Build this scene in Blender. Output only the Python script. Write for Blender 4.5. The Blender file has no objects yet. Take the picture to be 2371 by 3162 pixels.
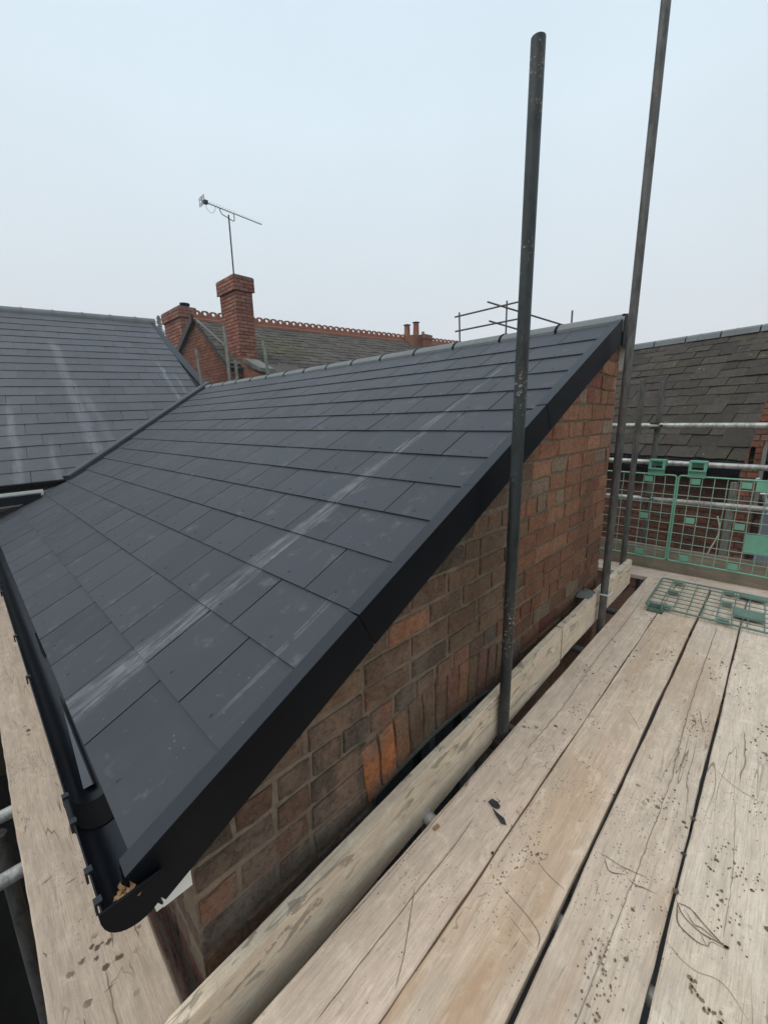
import bpy, math, random
from mathutils import Vector, Matrix, noise as mnoise
R = random.Random(7)
D2R = math.radians
sc = bpy.context.scene
C = sc.collection

# ---------------------------------------------------------------- camera, sky, sun, exposure
cam = bpy.data.cameras.new('camera'); cam.sensor_fit = 'HORIZONTAL'; cam.sensor_width = 36
cam.lens = 1269.216 / 2371 * 36; cam.clip_start = 0.02; cam.clip_end = 2000
co = bpy.data.objects.new('camera', cam); C.objects.link(co); sc.camera = co
r_ = (0.7182, 0.6956, -0.0194); u_ = (-0.1384, 0.1701, 0.9757); f_ = (-0.6820, 0.6980, -0.2184)
co.matrix_world = Matrix(((r_[0], u_[0], -f_[0], 0), (r_[1], u_[1], -f_[1], 0), (r_[2], u_[2], -f_[2], 0), (0, 0, 0, 1)))
sc.render.resolution_x = 767; sc.render.resolution_y = 1024

SUN_EL, SUN_AZ = 60, 205
w = bpy.data.worlds.new('World'); sc.world = w; w.use_nodes = True
nt = w.node_tree; nt.nodes.clear()
sky = nt.nodes.new('ShaderNodeTexSky'); sky.sky_type = 'NISHITA'; sky.sun_disc = False
sky.sun_elevation = D2R(SUN_EL); sky.sun_rotation = D2R(SUN_AZ); sky.dust_density = 8; sky.air_density = 1.0
tc = nt.nodes.new('ShaderNodeTexCoord'); sep = nt.nodes.new('ShaderNodeSeparateXYZ')
nt.links.new(tc.outputs['Generated'], sep.inputs[0])
rp = nt.nodes.new('ShaderNodeValToRGB'); nt.links.new(sep.outputs[2], rp.inputs[0])
el = rp.color_ramp.elements
el[0].position = 0.0; el[0].color = (0.665, 0.695, 0.725, 1)
el[1].position = 0.85; el[1].color = (0.62, 0.765, 0.885, 1)
e = el.new(0.22); e.color = (0.69, 0.745, 0.79, 1)
e = el.new(0.5); e.color = (0.69, 0.80, 0.875, 1)
nz = nt.nodes.new('ShaderNodeTexNoise'); nz.inputs['Scale'].default_value = 2.2; nz.inputs['Detail'].default_value = 3
nt.links.new(tc.outputs['Generated'], nz.inputs['Vector'])
mr = nt.nodes.new('ShaderNodeMapRange'); mr.inputs['To Min'].default_value = 10.7; mr.inputs['To Max'].default_value = 12.2
nt.links.new(nz.outputs['Fac'], mr.inputs['Value'])
vm = nt.nodes.new('ShaderNodeVectorMath'); vm.operation = 'SCALE'
nt.links.new(rp.outputs[0], vm.inputs[0]); nt.links.new(mr.outputs[0], vm.inputs['Scale'])
mx = nt.nodes.new('ShaderNodeMix'); mx.data_type = 'RGBA'; mx.inputs[0].default_value = 0.93
nt.links.new(sky.outputs[0], mx.inputs[6]); nt.links.new(vm.outputs[0], mx.inputs[7])
bg = nt.nodes.new('ShaderNodeBackground'); bg.inputs[1].default_value = 0.1
wo = nt.nodes.new('ShaderNodeOutputWorld')
nt.links.new(mx.outputs[2], bg.inputs[0]); nt.links.new(bg.outputs[0], wo.inputs[0])

sd = bpy.data.lights.new('sun', 'SUN'); sd.energy = 1.35; sd.angle = D2R(28); sd.color = (1, 0.96, 0.9)
so = bpy.data.objects.new('sun', sd); C.objects.link(so)
so.rotation_euler = Vector((math.sin(D2R(SUN_AZ)) * math.cos(D2R(SUN_EL)), math.cos(D2R(SUN_AZ)) * math.cos(D2R(SUN_EL)), math.sin(D2R(SUN_EL)))).to_track_quat('Z', 'Y').to_euler()
vs = sc.view_settings; vs.view_transform = 'Standard'; vs.look = 'None'; vs.exposure = 0.0; vs.gamma = 1; vs.use_curve_mapping = False

# ---------------------------------------------------------------- material toolkit
class NT:
    def __init__(s, name):
        s.m = bpy.data.materials.new(name); s.m.use_nodes = True; s.t = s.m.node_tree; s.t.nodes.clear()
        s.o = s.n('ShaderNodeOutputMaterial'); s.b = s.n('ShaderNodeBsdfPrincipled')
        s.t.links.new(s.b.outputs[0], s.o.inputs[0])
    def n(s, k, **kw):
        x = s.t.nodes.new(k)
        for a, v in kw.items(): setattr(x, a, v)
        return x
    def set(s, sock, v):
        if v is None: return
        if hasattr(v, 'is_output') or isinstance(v, bpy.types.NodeSocket): s.t.links.new(v, sock)
        else: sock.default_value = v if not (isinstance(v, tuple) and len(v) == 3 and sock.type == 'RGBA') else (*v, 1)
    def math(s, op, a, b=None, c=None, clamp=False):
        x = s.n('ShaderNodeMath', operation=op, use_clamp=clamp); s.set(x.inputs[0], a)
        if b is not None: s.set(x.inputs[1], b)
        if c is not None: s.set(x.inputs[2], c)
        return x.outputs[0]
    def vmath(s, op, a, b=None, sc_=None):
        x = s.n('ShaderNodeVectorMath', operation=op); s.set(x.inputs[0], a)
        if b is not None: s.set(x.inputs[1], b)
        if sc_ is not None: s.set(x.inputs['Scale'], sc_)
        return x.outputs['Value'] if op in ('DOT_PRODUCT', 'LENGTH') else x.outputs[0]
    def coord(s, k='Object'): return s.n('ShaderNodeTexCoord').outputs[k]
    def pos(s): return s.n('ShaderNodeNewGeometry').outputs['Position']
    def sep(s, v):
        x = s.n('ShaderNodeSeparateXYZ'); s.set(x.inputs[0], v); return x.outputs
    def comb(s, a, b, c):
        x = s.n('ShaderNodeCombineXYZ')
        for i, v in enumerate((a, b, c)): s.set(x.inputs[i], v)
        return x.outputs[0]
    def noise(s, v, scale=5, detail=4, rough=.6, dist=0):
        x = s.n('ShaderNodeTexNoise'); s.set(x.inputs['Vector'], v); x.inputs['Scale'].default_value = scale
        x.inputs['Detail'].default_value = detail; x.inputs['Roughness'].default_value = rough; x.inputs['Distortion'].default_value = dist
        return x.outputs['Fac']
    def vor(s, v, scale=5, out='Distance', rnd=1):
        x = s.n('ShaderNodeTexVoronoi'); s.set(x.inputs['Vector'], v); x.inputs['Scale'].default_value = scale; x.inputs['Randomness'].default_value = rnd
        return x.outputs[out]
    def step(s, v, lo, hi, a=0., b=1.):
        x = s.n('ShaderNodeMapRange', interpolation_type='SMOOTHSTEP'); s.set(x.inputs[0], v)
        for i, q in ((1, lo), (2, hi), (3, a), (4, b)): s.set(x.inputs[i], q)
        return x.outputs[0]
    def mix(s, f, a, b, mode='MIX'):
        x = s.n('ShaderNodeMix', data_type='RGBA', blend_type=mode); s.set(x.inputs[0], f); s.set(x.inputs[6], a); s.set(x.inputs[7], b)
        return x.outputs[2]
    def bump(s, h, strength=.4, dist=.002):
        x = s.n('ShaderNodeBump'); s.set(x.inputs['Height'], h); x.inputs['Strength'].default_value = strength; x.inputs['Distance'].default_value = dist
        s.t.links.new(x.outputs[0], s.b.inputs['Normal'])
    def fin(s, col=None, rough=None, metal=0., spec=.5):
        s.set(s.b.inputs['Base Color'], col); s.set(s.b.inputs['Roughness'], rough)
        s.set(s.b.inputs['Metallic'], metal); s.set(s.b.inputs['Specular IOR Level'], spec); return s.m
    def rnd(s): return s.n('ShaderNodeObjectInfo').outputs['Random']
    def ocol(s): return s.n('ShaderNodeObjectInfo').outputs['Color']
    def island(s): return s.n('ShaderNodeNewGeometry').outputs['Random Per Island']

def m_wood(name, pale, dark, brown, spots=.5, wet=0., stain=.5, gscale=1.):
    t = NT(name); c0 = t.coord(); rn = t.rnd()
    c = t.vmath('ADD', c0, t.comb(t.math('MULTIPLY', rn, 37.), t.math('MULTIPLY', rn, 91.), 0.))
    g1 = t.noise(t.vmath('MULTIPLY', c, (1.2, 16., 16.)), 2.2, 7, .7, .35)
    g2 = t.noise(t.vmath('MULTIPLY', c, (8., 140., 140.)), 1.6, 3, .7)
    blot = t.noise(t.vmath('MULTIPLY', c, (1., 2.2, 2.2)), 3.2, 5, .62)
    big = t.noise(t.vmath('MULTIPLY', c, (.8, 3.4, 3.4)), 1.25, 3, .5)
    col = t.mix(t.step(g1, .3, .72), pale, dark)
    col = t.mix(t.math('MULTIPLY', t.step(big, .50, .70), stain), col, brown)
    col = t.mix(t.step(blot, .42, .72, 0., .5), col, tuple(x * .66 for x in pale))
    col = t.mix(t.step(g2, .42, .72, 0., .42), col, tuple(x * .5 for x in dark))
    g3 = t.noise(t.vmath('MULTIPLY', t.vmath('ADD', c, (0., t.math('MULTIPLY', g1, .02), 0.) if False else (3., 1., 0.)), (2.2, 48., 48.)), 1.4, 5, .75, .6)
    col = t.mix(t.step(g3, .52, .66, 0., .38), col, tuple(x * .62 for x in dark))
    col = t.mix(t.step(g3, .42, .32, 0., .30), col, tuple(min(.85, x * 1.25) for x in pale))
    col = t.mix(t.step(t.noise(c, 260, 2, .7), .35, .75, 0., .22), col, tuple(x * .55 for x in dark))
    wp_ = t.noise(t.vmath('MULTIPLY', t.vmath('ADD', c, (2., 7., 0.)), (1., 1.6, 1.)), 11, 5, .68, .6)
    col = t.mix(t.step(wp_, .50, .66, 0., .42), col, tuple(x * .60 for x in pale))
    col = t.mix(t.step(wp_, .46, .34, 0., .30), col, tuple(min(.8, x * 1.22) for x in pale))
    tint = t.n('ShaderNodeObjectInfo'); wy = t.sep(t.pos())[1]
    near = t.math('MULTIPLY', t.step(wy, 1.25, .75), tint.outputs['Alpha'])
    col = t.mix(t.math('MULTIPLY', t.math('MULTIPLY', near, t.step(t.noise(t.vmath('MULTIPLY', t.vmath('ADD', c, (4., 1., 0.)), (.9, 7., 1.)), 1.6, 4, .6), .46, .62)), .62), col, (.42, .27, .165))
    col = t.mix(1., col, tint.outputs['Color'], 'MULTIPLY')
    # long grain cracks
    r1 = t.noise(t.vmath('MULTIPLY', c, (.55, 9., 9.)), 1.5, 2, .5, .15)
    crack = t.step(t.math('ABSOLUTE', t.math('SUBTRACT', r1, .5)), .0015, .007, 1., 0.)
    crack = t.math('MULTIPLY', crack, t.step(t.noise(c, 1.3, 2), .52, .62))
    col = t.mix(t.math('MULTIPLY', crack, .75), col, tuple(x * .3 for x in dark))
    # pits and mud spots in clusters
    v = t.vor(t.vmath('ADD', c, t.vmath('SCALE', t.comb(t.noise(c, 90, 2), t.noise(c, 110, 2), 0.), sc_=.016)), 27)
    v2 = t.vor(c, 75)
    cl = t.step(t.noise(t.vmath('ADD', c, (5., 3., 0.)), 3.4, 2), .56, .68)
    sp = t.math('MULTIPLY', t.step(v, .20, .27, 1., 0.), cl)
    sp2 = t.math('MULTIPLY', t.step(v2, .14, .24, 1., 0.), t.step(t.noise(c, 2.3, 3), .50, .64))
    sp = t.math('MAXIMUM', sp, t.math('MULTIPLY', sp2, .75))
    col = t.mix(t.math('MULTIPLY', sp, spots), col, (.085, .055, .036))
    # scratched strokes
    q = t.vmath('MULTIPLY', t.vmath('ADD', c, t.vmath('SCALE', t.comb(t.noise(c, 6, 2), t.noise(c, 7, 2), 0.), sc_=.12)), (1., 1.3, 1.))
    s1 = t.noise(t.vmath('MULTIPLY', q, (5., 9., 1.)), 1.1, 1, .4, 1.2)
    scr = t.step(t.math('ABSOLUTE', t.math('SUBTRACT', s1, .5)), .002, .011, 1., 0.)
    scr = t.math('MULTIPLY', scr, t.step(t.noise(t.vmath('ADD', c, (9., 9., 0.)), 4.2, 2), .60, .68))
    col = t.mix(t.math('MULTIPLY', scr, .6 * spots), col, (.13, .09, .06))
    rough = .82
    if wet > 0:
        wn = t.noise(t.vmath('MULTIPLY', c, (5., 13., 13.)), 1.8, 5, .62, .5)
        wm = t.step(wn, .55, .575)
        wm = t.math('MULTIPLY', wm, t.step(t.noise(c, 2.2, 1), .36, .50))
        # sits on the upper half of an upright board
        z = t.sep(c0)[1]
        wm = t.math('MULTIPLY', wm, t.step(z, -.02, .04))
        col = t.mix(t.math('MULTIPLY', wm, wet), col, tuple(x * .42 for x in dark))
    h = t.math('ADD', t.math('MULTIPLY', g1, .7), t.math('MULTIPLY', g2, .5))
    h = t.math('SUBTRACT', h, t.math('MULTIPLY', crack, 1.2)); h = t.math('SUBTRACT', h, t.math('MULTIPLY', sp, .5))
    t.bump(h, .5, .0025)
    return t.fin(col, rough, 0, .25)

PALE = (.71, .58, .455)
M = {}
M['board'] = m_wood('weathered_board', PALE, (.56, .45, .345), (.45, .285, .165), .9, 0, .5)
M['board_far'] = m_wood('dusty_board', (.68, .56, .47), (.54, .44, .36), (.48, .34, .23), .4, 0, .25)
M['board_edge'] = m_wood('wet_streaked_board', (.80, .665, .50), (.64, .52, .385), (.55, .43, .30), .35, .72, .2)
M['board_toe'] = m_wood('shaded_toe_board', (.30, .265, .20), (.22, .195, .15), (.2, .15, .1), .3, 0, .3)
M['timber_dark'] = m_wood('old_packing_timber', (.16, .13, .10), (.09, .07, .055), (.1, .07, .05), .3, 0, .3)

def slate_mat(name, base, streak):
    t = NT(name); P = t.pos(); rn = t.rnd(); oc = t.coord()
    n1 = t.noise(P, 3.2, 5, .65); n2 = t.noise(P, 160, 2, .6); n3 = t.noise(t.vmath('ADD', P, (7., 2., 1.)), 9., 6, .7)
    col = t.mix(rn, tuple(x * .88 for x in base), tuple(x * 1.22 for x in base))
    col = t.mix(t.step(n1, .35, .75, 0., .5), col, tuple(x * 1.5 for x in base))
    col = t.mix(t.step(n3, .56, .78, 0., .35), col, (.24, .235, .235))
    sp = t.math('MULTIPLY', t.step(t.vor(P, 26), .05, .10, 1., 0.), t.step(t.noise(P, 2.1, 2), .48, .60))
    col = t.mix(t.math('MULTIPLY', sp, .28), col, (.30, .30, .31))
    m = streak(t, P)
    col = t.mix(m, col, (.35, .355, .37))
    t.bump(t.math('ADD', t.math('MULTIPLY', n2, .6), t.math('MULTIPLY', n3, .5)), .22, .0012)
    rough = t.math('ADD', .44, t.math('MULTIPLY', n1, .20))
    return t.fin(col, rough, 0, .36)

def streak_main(t, P):
    x, y, z = t.sep(P)
    s = t.math('MULTIPLY', y, 1.1207)
    wob = t.math('MULTIPLY', t.math('SUBTRACT', t.noise(P, 3.5, 3), .5), .05)
    cx = t.math('ADD', t.math('MULTIPLY', s, .062), -1.565)
    hw = t.step(s, .1, 3.1, .082, .008)
    wob = t.math('ADD', wob, t.math('MULTIPLY', t.math('SUBTRACT', t.rnd(), .5), .022))
    d = t.math('ABSOLUTE', t.math('ADD', t.math('SUBTRACT', x, cx), wob))
    k = t.step(t.math('DIVIDE', d, hw), .55, 1.05, 1., 0.)
    fib = t.noise(t.comb(t.math('MULTIPLY', x, 110.), t.math('MULTIPLY', y, 5.), 0.), 1., 4, .7, .3)
    patch = t.noise(P, 16, 4, .7)
    k = t.math('MULTIPLY', k, t.step(fib, .40, .60)); k = t.math('MULTIPLY', k, t.step(patch, .3, .62, .35, 1.))
    k = t.math('MULTIPLY', k, t.step(s, 2.7, 3.2, 1., 0.))
    k = t.math('MULTIPLY', k, .38)
    # thin twin trickle
    d2 = t.math('ABSOLUTE', t.math('SUBTRACT', t.math('ABSOLUTE', t.math('ADD', t.math('ADD', x, 1.012), t.math('MULTIPLY', wob, .5))), t.step(s, .3, .9, .002, .009)))
    k2 = t.math('MULTIPLY', t.step(d2, .0015, .006, 1., 0.), t.math('MULTIPLY', t.step(s, .38, .5), t.step(s, .8, .95, 1., 0.)))
    k2 = t.math('MULTIPLY', k2, t.math('MULTIPLY', t.step(patch, .35, .55), .17))
    # faint fans of lime dust
    f = t.noise(t.comb(t.math('MULTIPLY', x, 7.), t.math('MULTIPLY', y, .7), 0.), 1.2, 4, .6)
    k3 = t.math('MULTIPLY', t.step(f, .56, .74), t.math('MULTIPLY', t.step(patch, .4, .8), .13))
    return t.math('MAXIMUM', t.math('MAXIMUM', k, k2), k3)
LU = Vector((0.1437, 0.9891, 0.0327)); LV = Vector((-0.8649, 0.1094, 0.4899)); LN = Vector((0.4810, -0.0987, 0.8712)); LP = Vector((-5.558, .807, -.582))
def streak_left(t, P):
    Q = t.vmath('SUBTRACT', P, tuple(LP)); a = t.vmath('DOT_PRODUCT', Q, tuple(LU)); b = t.vmath('DOT_PRODUCT', Q, tuple(LV))
    wob = t.math('MULTIPLY', t.math('SUBTRACT', t.noise(P, 2.2, 3), .5), .12)
    fib = t.noise(t.comb(t.math('MULTIPLY', a, 45.), t.math('MULTIPLY', b, 2.5), 0.), 1., 3, .7)
    tot = None
    for (a0, sl, hw, b0, b1, amp) in ((.34, -.045, .065, .0, 4.2, .34), (.56, -.09, .05, 0, 2.4, .22), (1.57, .0, .03, 1.2, 3.4, .4), (1.72, .0, .022, 1.6, 3.0, .3), (-.40, -.03, .04, 0, 2.0, .3), (1.2, .03, .02, .5, 1.6, .25), (-.1, 0., .03, 0., 1.1, .25)):
        c = t.math('ADD', t.math('MULTIPLY', b, sl), a0)
        d = t.math('ABSOLUTE', t.math('ADD', t.math('SUBTRACT', a, c), wob))
        k = t.step(d, hw * .2, hw * 1.5, 1., 0.)
        k = t.math('MULTIPLY', k, t.math('MULTIPLY', t.step(b, b0 - .2, b0 + .1), t.step(b, b1 - .6, b1, 1., 0.)))
        k = t.math('MULTIPLY', k, amp)
        tot = k if tot is None else t.math('MAXIMUM', tot, k)
    return t.math('MULTIPLY', tot, t.math('MULTIPLY', t.step(fib, .3, .6, .4, 1.), t.math('ADD', .5, t.math('MULTIPLY', t.rnd(), .4))))
M['slate'] = slate_mat('new_fibre_slate', (.035, .038, .045), streak_main)
M['slate_left'] = slate_mat('new_fibre_slate_main_roof', (.060, .062, .070), streak_left)

def m_plain(name, col, rough=.5, metal=0, spec=.5, var=.25, nscale=30, bump=.1, objc=False):
    t = NT(name); P = t.pos(); n = t.noise(P, nscale, 4, .65); n2 = t.noise(P, nscale * .12, 3)
    c = t.mix(t.step(n, .3, .75, 0., var), col, tuple(x * .5 for x in col)); c = t.mix(t.step(n2, .4, .75, 0., var), c, tuple(min(1, x * 1.5 + .01) for x in col))
    if bump: t.bump(n, bump, .001)
    return t.fin(c, rough, metal, spec)
M['black_trim'] = m_plain('black_upvc_trim', (.004, .005, .007), .5, 0, .10, .25, 14, .04)
M['black_gutter'] = m_plain('black_upvc_gutter', (.0045, .0055, .009), .30, 0, .28, .2, 20, .02)
M['flange'] = m_plain('trim_top_sky_sheen', (.017, .020, .026), .5, 0, .36, .2, 20, .05)  # lighter bluish copy of the trim black, sky sheen put into its colour
M['clip_grey'] = m_plain('worn_black_clip', (.018, .02, .022), .5, 0, .3)
M['white_upvc'] = m_plain('white_upvc', (.72, .72, .66), .4, 0, .5, .08, 10, 0)
M['ridge_tile'] = m_plain('grey_concrete_ridge', (.165, .178, .178), .75, 0, .3, .25, 60, .3)
M['union'] = m_plain('black_rubber_joint', (.003, .003, .003), .8, 0, .15)
M['flash'] = m_plain('lead_grey_valley', (.040, .047, .053), .5, .0, .5, .25, 12, .1)
M['underlay'] = m_plain('dark_roof_sheathing', (.02, .02, .022), .9)
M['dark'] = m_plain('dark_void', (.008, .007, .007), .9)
M['glass'] = m_plain('dark_window_glass', (.01, .011, .012), .08, 0, .6, 0, 5, 0)
M['frame'] = m_plain('grey_window_frame', (.12, .13, .13), .5)
M['iron'] = m_plain('painted_lintel_steel', (.14, .14, .12), .6, .1)
M['water'] = m_plain('gutter_water', (.02, .022, .025), .02, 0, 1., 0, 3, 0)
M['leaf'] = m_plain('dead_leaf', (.30, .17, .07), .6, 0, .4, .5, 60, .3)
M['chip'] = m_plain('slate_fragment', (.028, .028, .032), .5)
M['green'] = m_plain('green_plastic', (.15, .36, .25), .42, 0, .45, .3, 25, .05)
M['wire'] = m_plain('faded_green_plastic', (.235, .33, .265), .5, 0, .4, .35, 25, .05)
M['green_dull'] = m_plain('dusty_green_plastic', (.12, .19, .15), .55, 0, .35, .45, 30, .1)
M['rope'] = m_plain('white_rope', (.6, .58, .5), .8)
M['alu'] = m_plain('aluminium', (.55, .57, .58), .35, .6, .5, .1)
M['pale_wall'] = m_plain('pale_rendered_wall', (.52, .56, .62), .8)
M['ground'] = m_plain('damp_yard_ground', (.045, .042, .04), .9, 0, .3, .5, 3, .5)
M['pot'] = m_plain('terracotta', (.30, .12, .075), .8, 0, .3, .3, 20, .2)
M['potgrey'] = m_plain('metal_cowl', (.22, .22, .22), .5, .4)
M['bark'] = m_plain('grey_bark', (.12, .11, .10), .9)
M['foliage'] = m_plain('misty_conifer', (.12, .15, .13), .9)
M['coping'] = m_plain('weathered_stone', (.17, .17, .15), .85, 0, .3, .4, 15, .4)
M['barge'] = m_plain('dark_bargeboard', (.03, .022, .02), .6)
M['aerial'] = m_plain('dull_aluminium_rod', (.16, .17, .17), .5, .4)

def tube_mat(name, base, worn, amt, rough=.5, metal=.35):
    t = NT(name); P = t.pos(); rn = t.rnd()
    n = t.noise(t.vmath('MULTIPLY', P, (1., 1., .3)), 22, 6, .7, .6); s = t.noise(P, 90, 4, .7); b = t.noise(P, 4, 3)
    c = t.mix(t.step(n, .42, .62), base, tuple(x * .55 for x in base))
    c = t.mix(t.math('MULTIPLY', t.step(s, .57, .66), t.step(b, .50, .62, 0., amt)), c, worn)
    c = t.mix(t.step(b, .5, .75, 0., .35), c, (.12, .075, .045))
    t.bump(s, .3, .001)
    return t.fin(c, t.math('ADD', rough - .1, t.math('MULTIPLY', n, .3)), metal, .5)
M['tube_dark'] = tube_mat('dark_painted_tube', (.034, .040, .039), (.42, .44, .43), 1., .42, .2)
M['tube'] = tube_mat('weathered_galvanised_tube', (.125, .12, .108), (.30, .28, .25), .6, .5, .35)
M['tube_pale'] = tube_mat('pale_galvanised_tube', (.46, .45, .42), (.6, .58, .55), .6, .45, .35)
M['coupler'] = tube_mat('oily_scaffold_coupler', (.05, .042, .036), (.2, .16, .13), .6, .5, .4)
M['tube_wood'] = tube_mat('greenish_far_tube', (.20, .20, .165), (.3, .3, .26), .6, .6, .1)

def wash(t, P, c, amt):
    x, y, z = t.sep(P)
    reg = t.math('MULTIPLY', t.step(y, 1.7, 1.0), t.step(x, -2., -1.5))
    w1 = t.step(t.noise(t.vmath('ADD', P, (0., 3., 1.)), 5.5, 5, .65), .44, .60)
    w2 = t.noise(t.vmath('ADD', P, (4., 0., 2.)), 3.1, 4, .6)
    wc = t.mix(t.step(w2, .40, .60), (.20, .155, .115), (.30, .185, .125))
    return t.mix(t.math('MULTIPLY', t.math('MULTIPLY', reg, w1), amt), c, wc)
def brick_mat(name, island=False, scale=1.):
    t = NT(name); P = t.pos()
    if island:
        r = t.island()
        rmp = t.n('ShaderNodeValToRGB'); t.set(rmp.inputs[0], r); e = rmp.color_ramp.elements
        cols = [(0, (.22, .085, .055)), (.3, (.27, .11, .07)), (.55, (.33, .14, .085)), (.75, (.20, .10, .075)), (1., (.29, .15, .10))]
        e[0].color = (*cols[0][1], 1); e[1].color = (*cols[-1][1], 1)
        for p, c in cols[1:-1]: x = e.new(p); x.color = (*c, 1)
        base = rmp.outputs[0]
        if scale != 1.: base = t.mix(1., base, (scale, scale, scale), 'MULTIPLY')
    else: base = t.ocol()
    n = t.noise(P, 26, 7, .72); n2 = t.noise(P, 7, 4, .6); n3 = t.noise(t.vmath('ADD', P, (3., 4., 5.)), 120, 3, .7)
    c = t.mix(t.step(n, .35, .70, 0., .62), base, t.mix(1., base, (.50, .47, .44), 'MULTIPLY'))
    c = t.mix(t.step(t.noise(P, 13, 6, .75), .55, .62, 0., .42 if not island else .2), c, (.215, .175, .13))
    c = t.mix(t.step(n3, .58, .74, 0., .35), c, (.30, .25, .19))
    sp = t.math('MULTIPLY', t.step(t.vor(P, 45), .06, .13, 1., 0.), t.step(n2, .48, .6))
    c = t.mix(t.math('MULTIPLY', sp, .5), c, (.40, .33, .27))
    g4 = t.noise(P, 1.7, 4, .6)
    c = t.mix(t.step(g4, .50, .68, 0., .5), c, t.mix(1., c, (.55, .52, .50), 'MULTIPLY'))
    if not island: c = wash(t, P, c, .62)
    n5 = t.noise(t.vmath('ADD', P, (1., 9., 2.)), 55, 5, .8)
    c = t.mix(t.step(n5, .50, .60, 0., .55), c, t.mix(1., c, (.42, .36, .32), 'MULTIPLY'))
    c = t.mix(t.step(n5, .44, .36, 0., .35), c, t.mix(1., c, (1.55, 1.4, 1.3), 'MULTIPLY'))
    t.bump(t.math('ADD', t.math('ADD', t.math('MULTIPLY', n, 1.1), t.math('MULTIPLY', n5, 1.)), t.math('MULTIPLY', n3, .5)), 1., .008)
    return t.fin(c, .92, 0, .2)
M['brick'] = brick_mat('gable_brick')
M['brick_i'] = brick_mat('red_brick_islands', True)
M['brick_d'] = brick_mat('dark_brick_islands', True, .55)
def mortar(name, col):
    t = NT(name); P = t.pos(); n = t.noise(P, 40, 6, .7); n2 = t.noise(P, 6, 3)
    c = t.mix(t.step(n, .35, .7), col, tuple(x * .6 for x in col)); c = t.mix(t.step(n2, .45, .7, 0., .6), c, (.13, .09, .065))
    c = wash(t, P, c, .7)
    t.bump(n, 1., .006); return t.fin(c, .95, 0, .2)
M['mortar'] = mortar('lime_mortar', (.235, .185, .13)); M['mortar_red'] = mortar('red_mortar', (.15, .085, .06))
def old_slate(name, base, moss, mosspos=None):
    t = NT(name); P = t.pos(); r = t.island() if mosspos else t.math('ADD', t.rnd(), 0.)
    n = t.noise(P, 9, 6, .7); n2 = t.noise(P, 2.2, 3); n3 = t.noise(P, 50, 4, .7)
    c = t.mix(r, tuple(x * .72 for x in base), tuple(x * 1.3 for x in base))
    c = t.mix(t.step(n, .4, .7, 0., .6), c, tuple(x * .55 for x in base))
    c = t.mix(t.step(n3, .56, .68, 0., .6), c, tuple(x * 2.1 for x in base))
    n6 = t.noise(t.vmath('ADD', P, (8., 1., 3.)), 24, 6, .8)
    c = t.mix(t.step(n6, .50, .62, 0., .6), c, tuple(x * .45 for x in base))
    sp = t.math('MULTIPLY', t.step(t.vor(P, 11), .06, .14, 1., 0.), t.step(n2, .5, .6))
    c = t.mix(t.math('MULTIPLY', sp, .6), c, (.38, .37, .33))
    ms = t.step(n2, .54, .68, 0., moss)
    if mosspos:
        d = t.vmath('LENGTH', t.vmath('MULTIPLY', t.vmath('SUBTRACT', P, mosspos), (1., .7, 1.)))
        ms = t.math('MAXIMUM', t.math('MULTIPLY', ms, .4), t.math('MULTIPLY', t.step(d, .3, .95, 1., 0.), t.step(n, .44, .58)))
    c = t.mix(ms, c, (.085, .08, .022))
    t.bump(t.math('ADD', n, t.math('MULTIPLY', n3, .5)), .6, .006); return t.fin(c, .85, 0, .25)
M['old_slate'] = old_slate('mossy_old_slate', (.056, .046, .037), .22)
M['old_slate_v'] = old_slate('victorian_slate', (.092, .078, .066), .15, (-10.15, 6.35, 1.72))

# ---------------------------------------------------------------- geometry toolkit
class MB:
    def __init__(s): s.v = []; s.f = []
    def add(s, vs, fs):
        k = len(s.v); s.v += [tuple(x) for x in vs]; s.f += [tuple(i + k for i in f) for f in fs]; return s
    def box(s, x0, x1, y0, y1, z0, z1, T=None):
        vs = [Vector((x, y, z)) for x in (x0, x1) for y in (y0, y1) for z in (z0, z1)]
        if T: vs = [T @ v for v in vs]
        return s.add(vs, [(0, 1, 3, 2), (4, 6, 7, 5), (0, 4, 5, 1), (2, 3, 7, 6), (0, 2, 6, 4), (1, 5, 7, 3)])
    def prism(s, pts, d):   # planar polygon extruded by vector d
        n = len(pts); d = Vector(d); vs = [Vector(p) for p in pts] + [Vector(p) + d for p in pts]
        return s.add(vs, [tuple(range(n)), tuple(range(2 * n - 1, n - 1, -1))] + [(i, i + n, (i + 1) % n + n, (i + 1) % n) for i in range(n)])
    def tube(s, pts, r, n=10, cap=True, ri=None):
        pts = [Vector(p) for p in pts]; rings = []
        rad = r if isinstance(r, (list, tuple)) else [r] * len(pts)
        up = None
        for i, p in enumerate(pts):
            d = (pts[min(i + 1, len(pts) - 1)] - pts[max(i - 1, 0)]).normalized()
            a = d.orthogonal().normalized() if up is None else (up - d * up.dot(d)).normalized()
            up = a; b = d.cross(a); rings.append([p + (a * math.cos(2 * math.pi * k / n) + b * math.sin(2 * math.pi * k / n)) * rad[i] for k in range(n)])
        vs = [v for q in rings for v in q]; fs = []
        for i in range(len(pts) - 1):
            for k in range(n): fs.append((i * n + k, i * n + (k + 1) % n, (i + 1) * n + (k + 1) % n, (i + 1) * n + k))
        if cap: fs += [tuple(range(n - 1, -1, -1)), tuple(range((len(pts) - 1) * n, len(pts) * n))]
        return s.add(vs, fs)
    def mesh(s, name, mat, smooth=False):
        m = bpy.data.meshes.new(name); m.from_pydata(s.v, [], s.f); m.materials.append(mat)
        if smooth: m.shade_smooth()
        m.validate(); m.update(); return m
    def build(s, name, mat, parent=None, smooth=False):
        return link(name, s.mesh(name, mat, smooth), parent)
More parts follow.
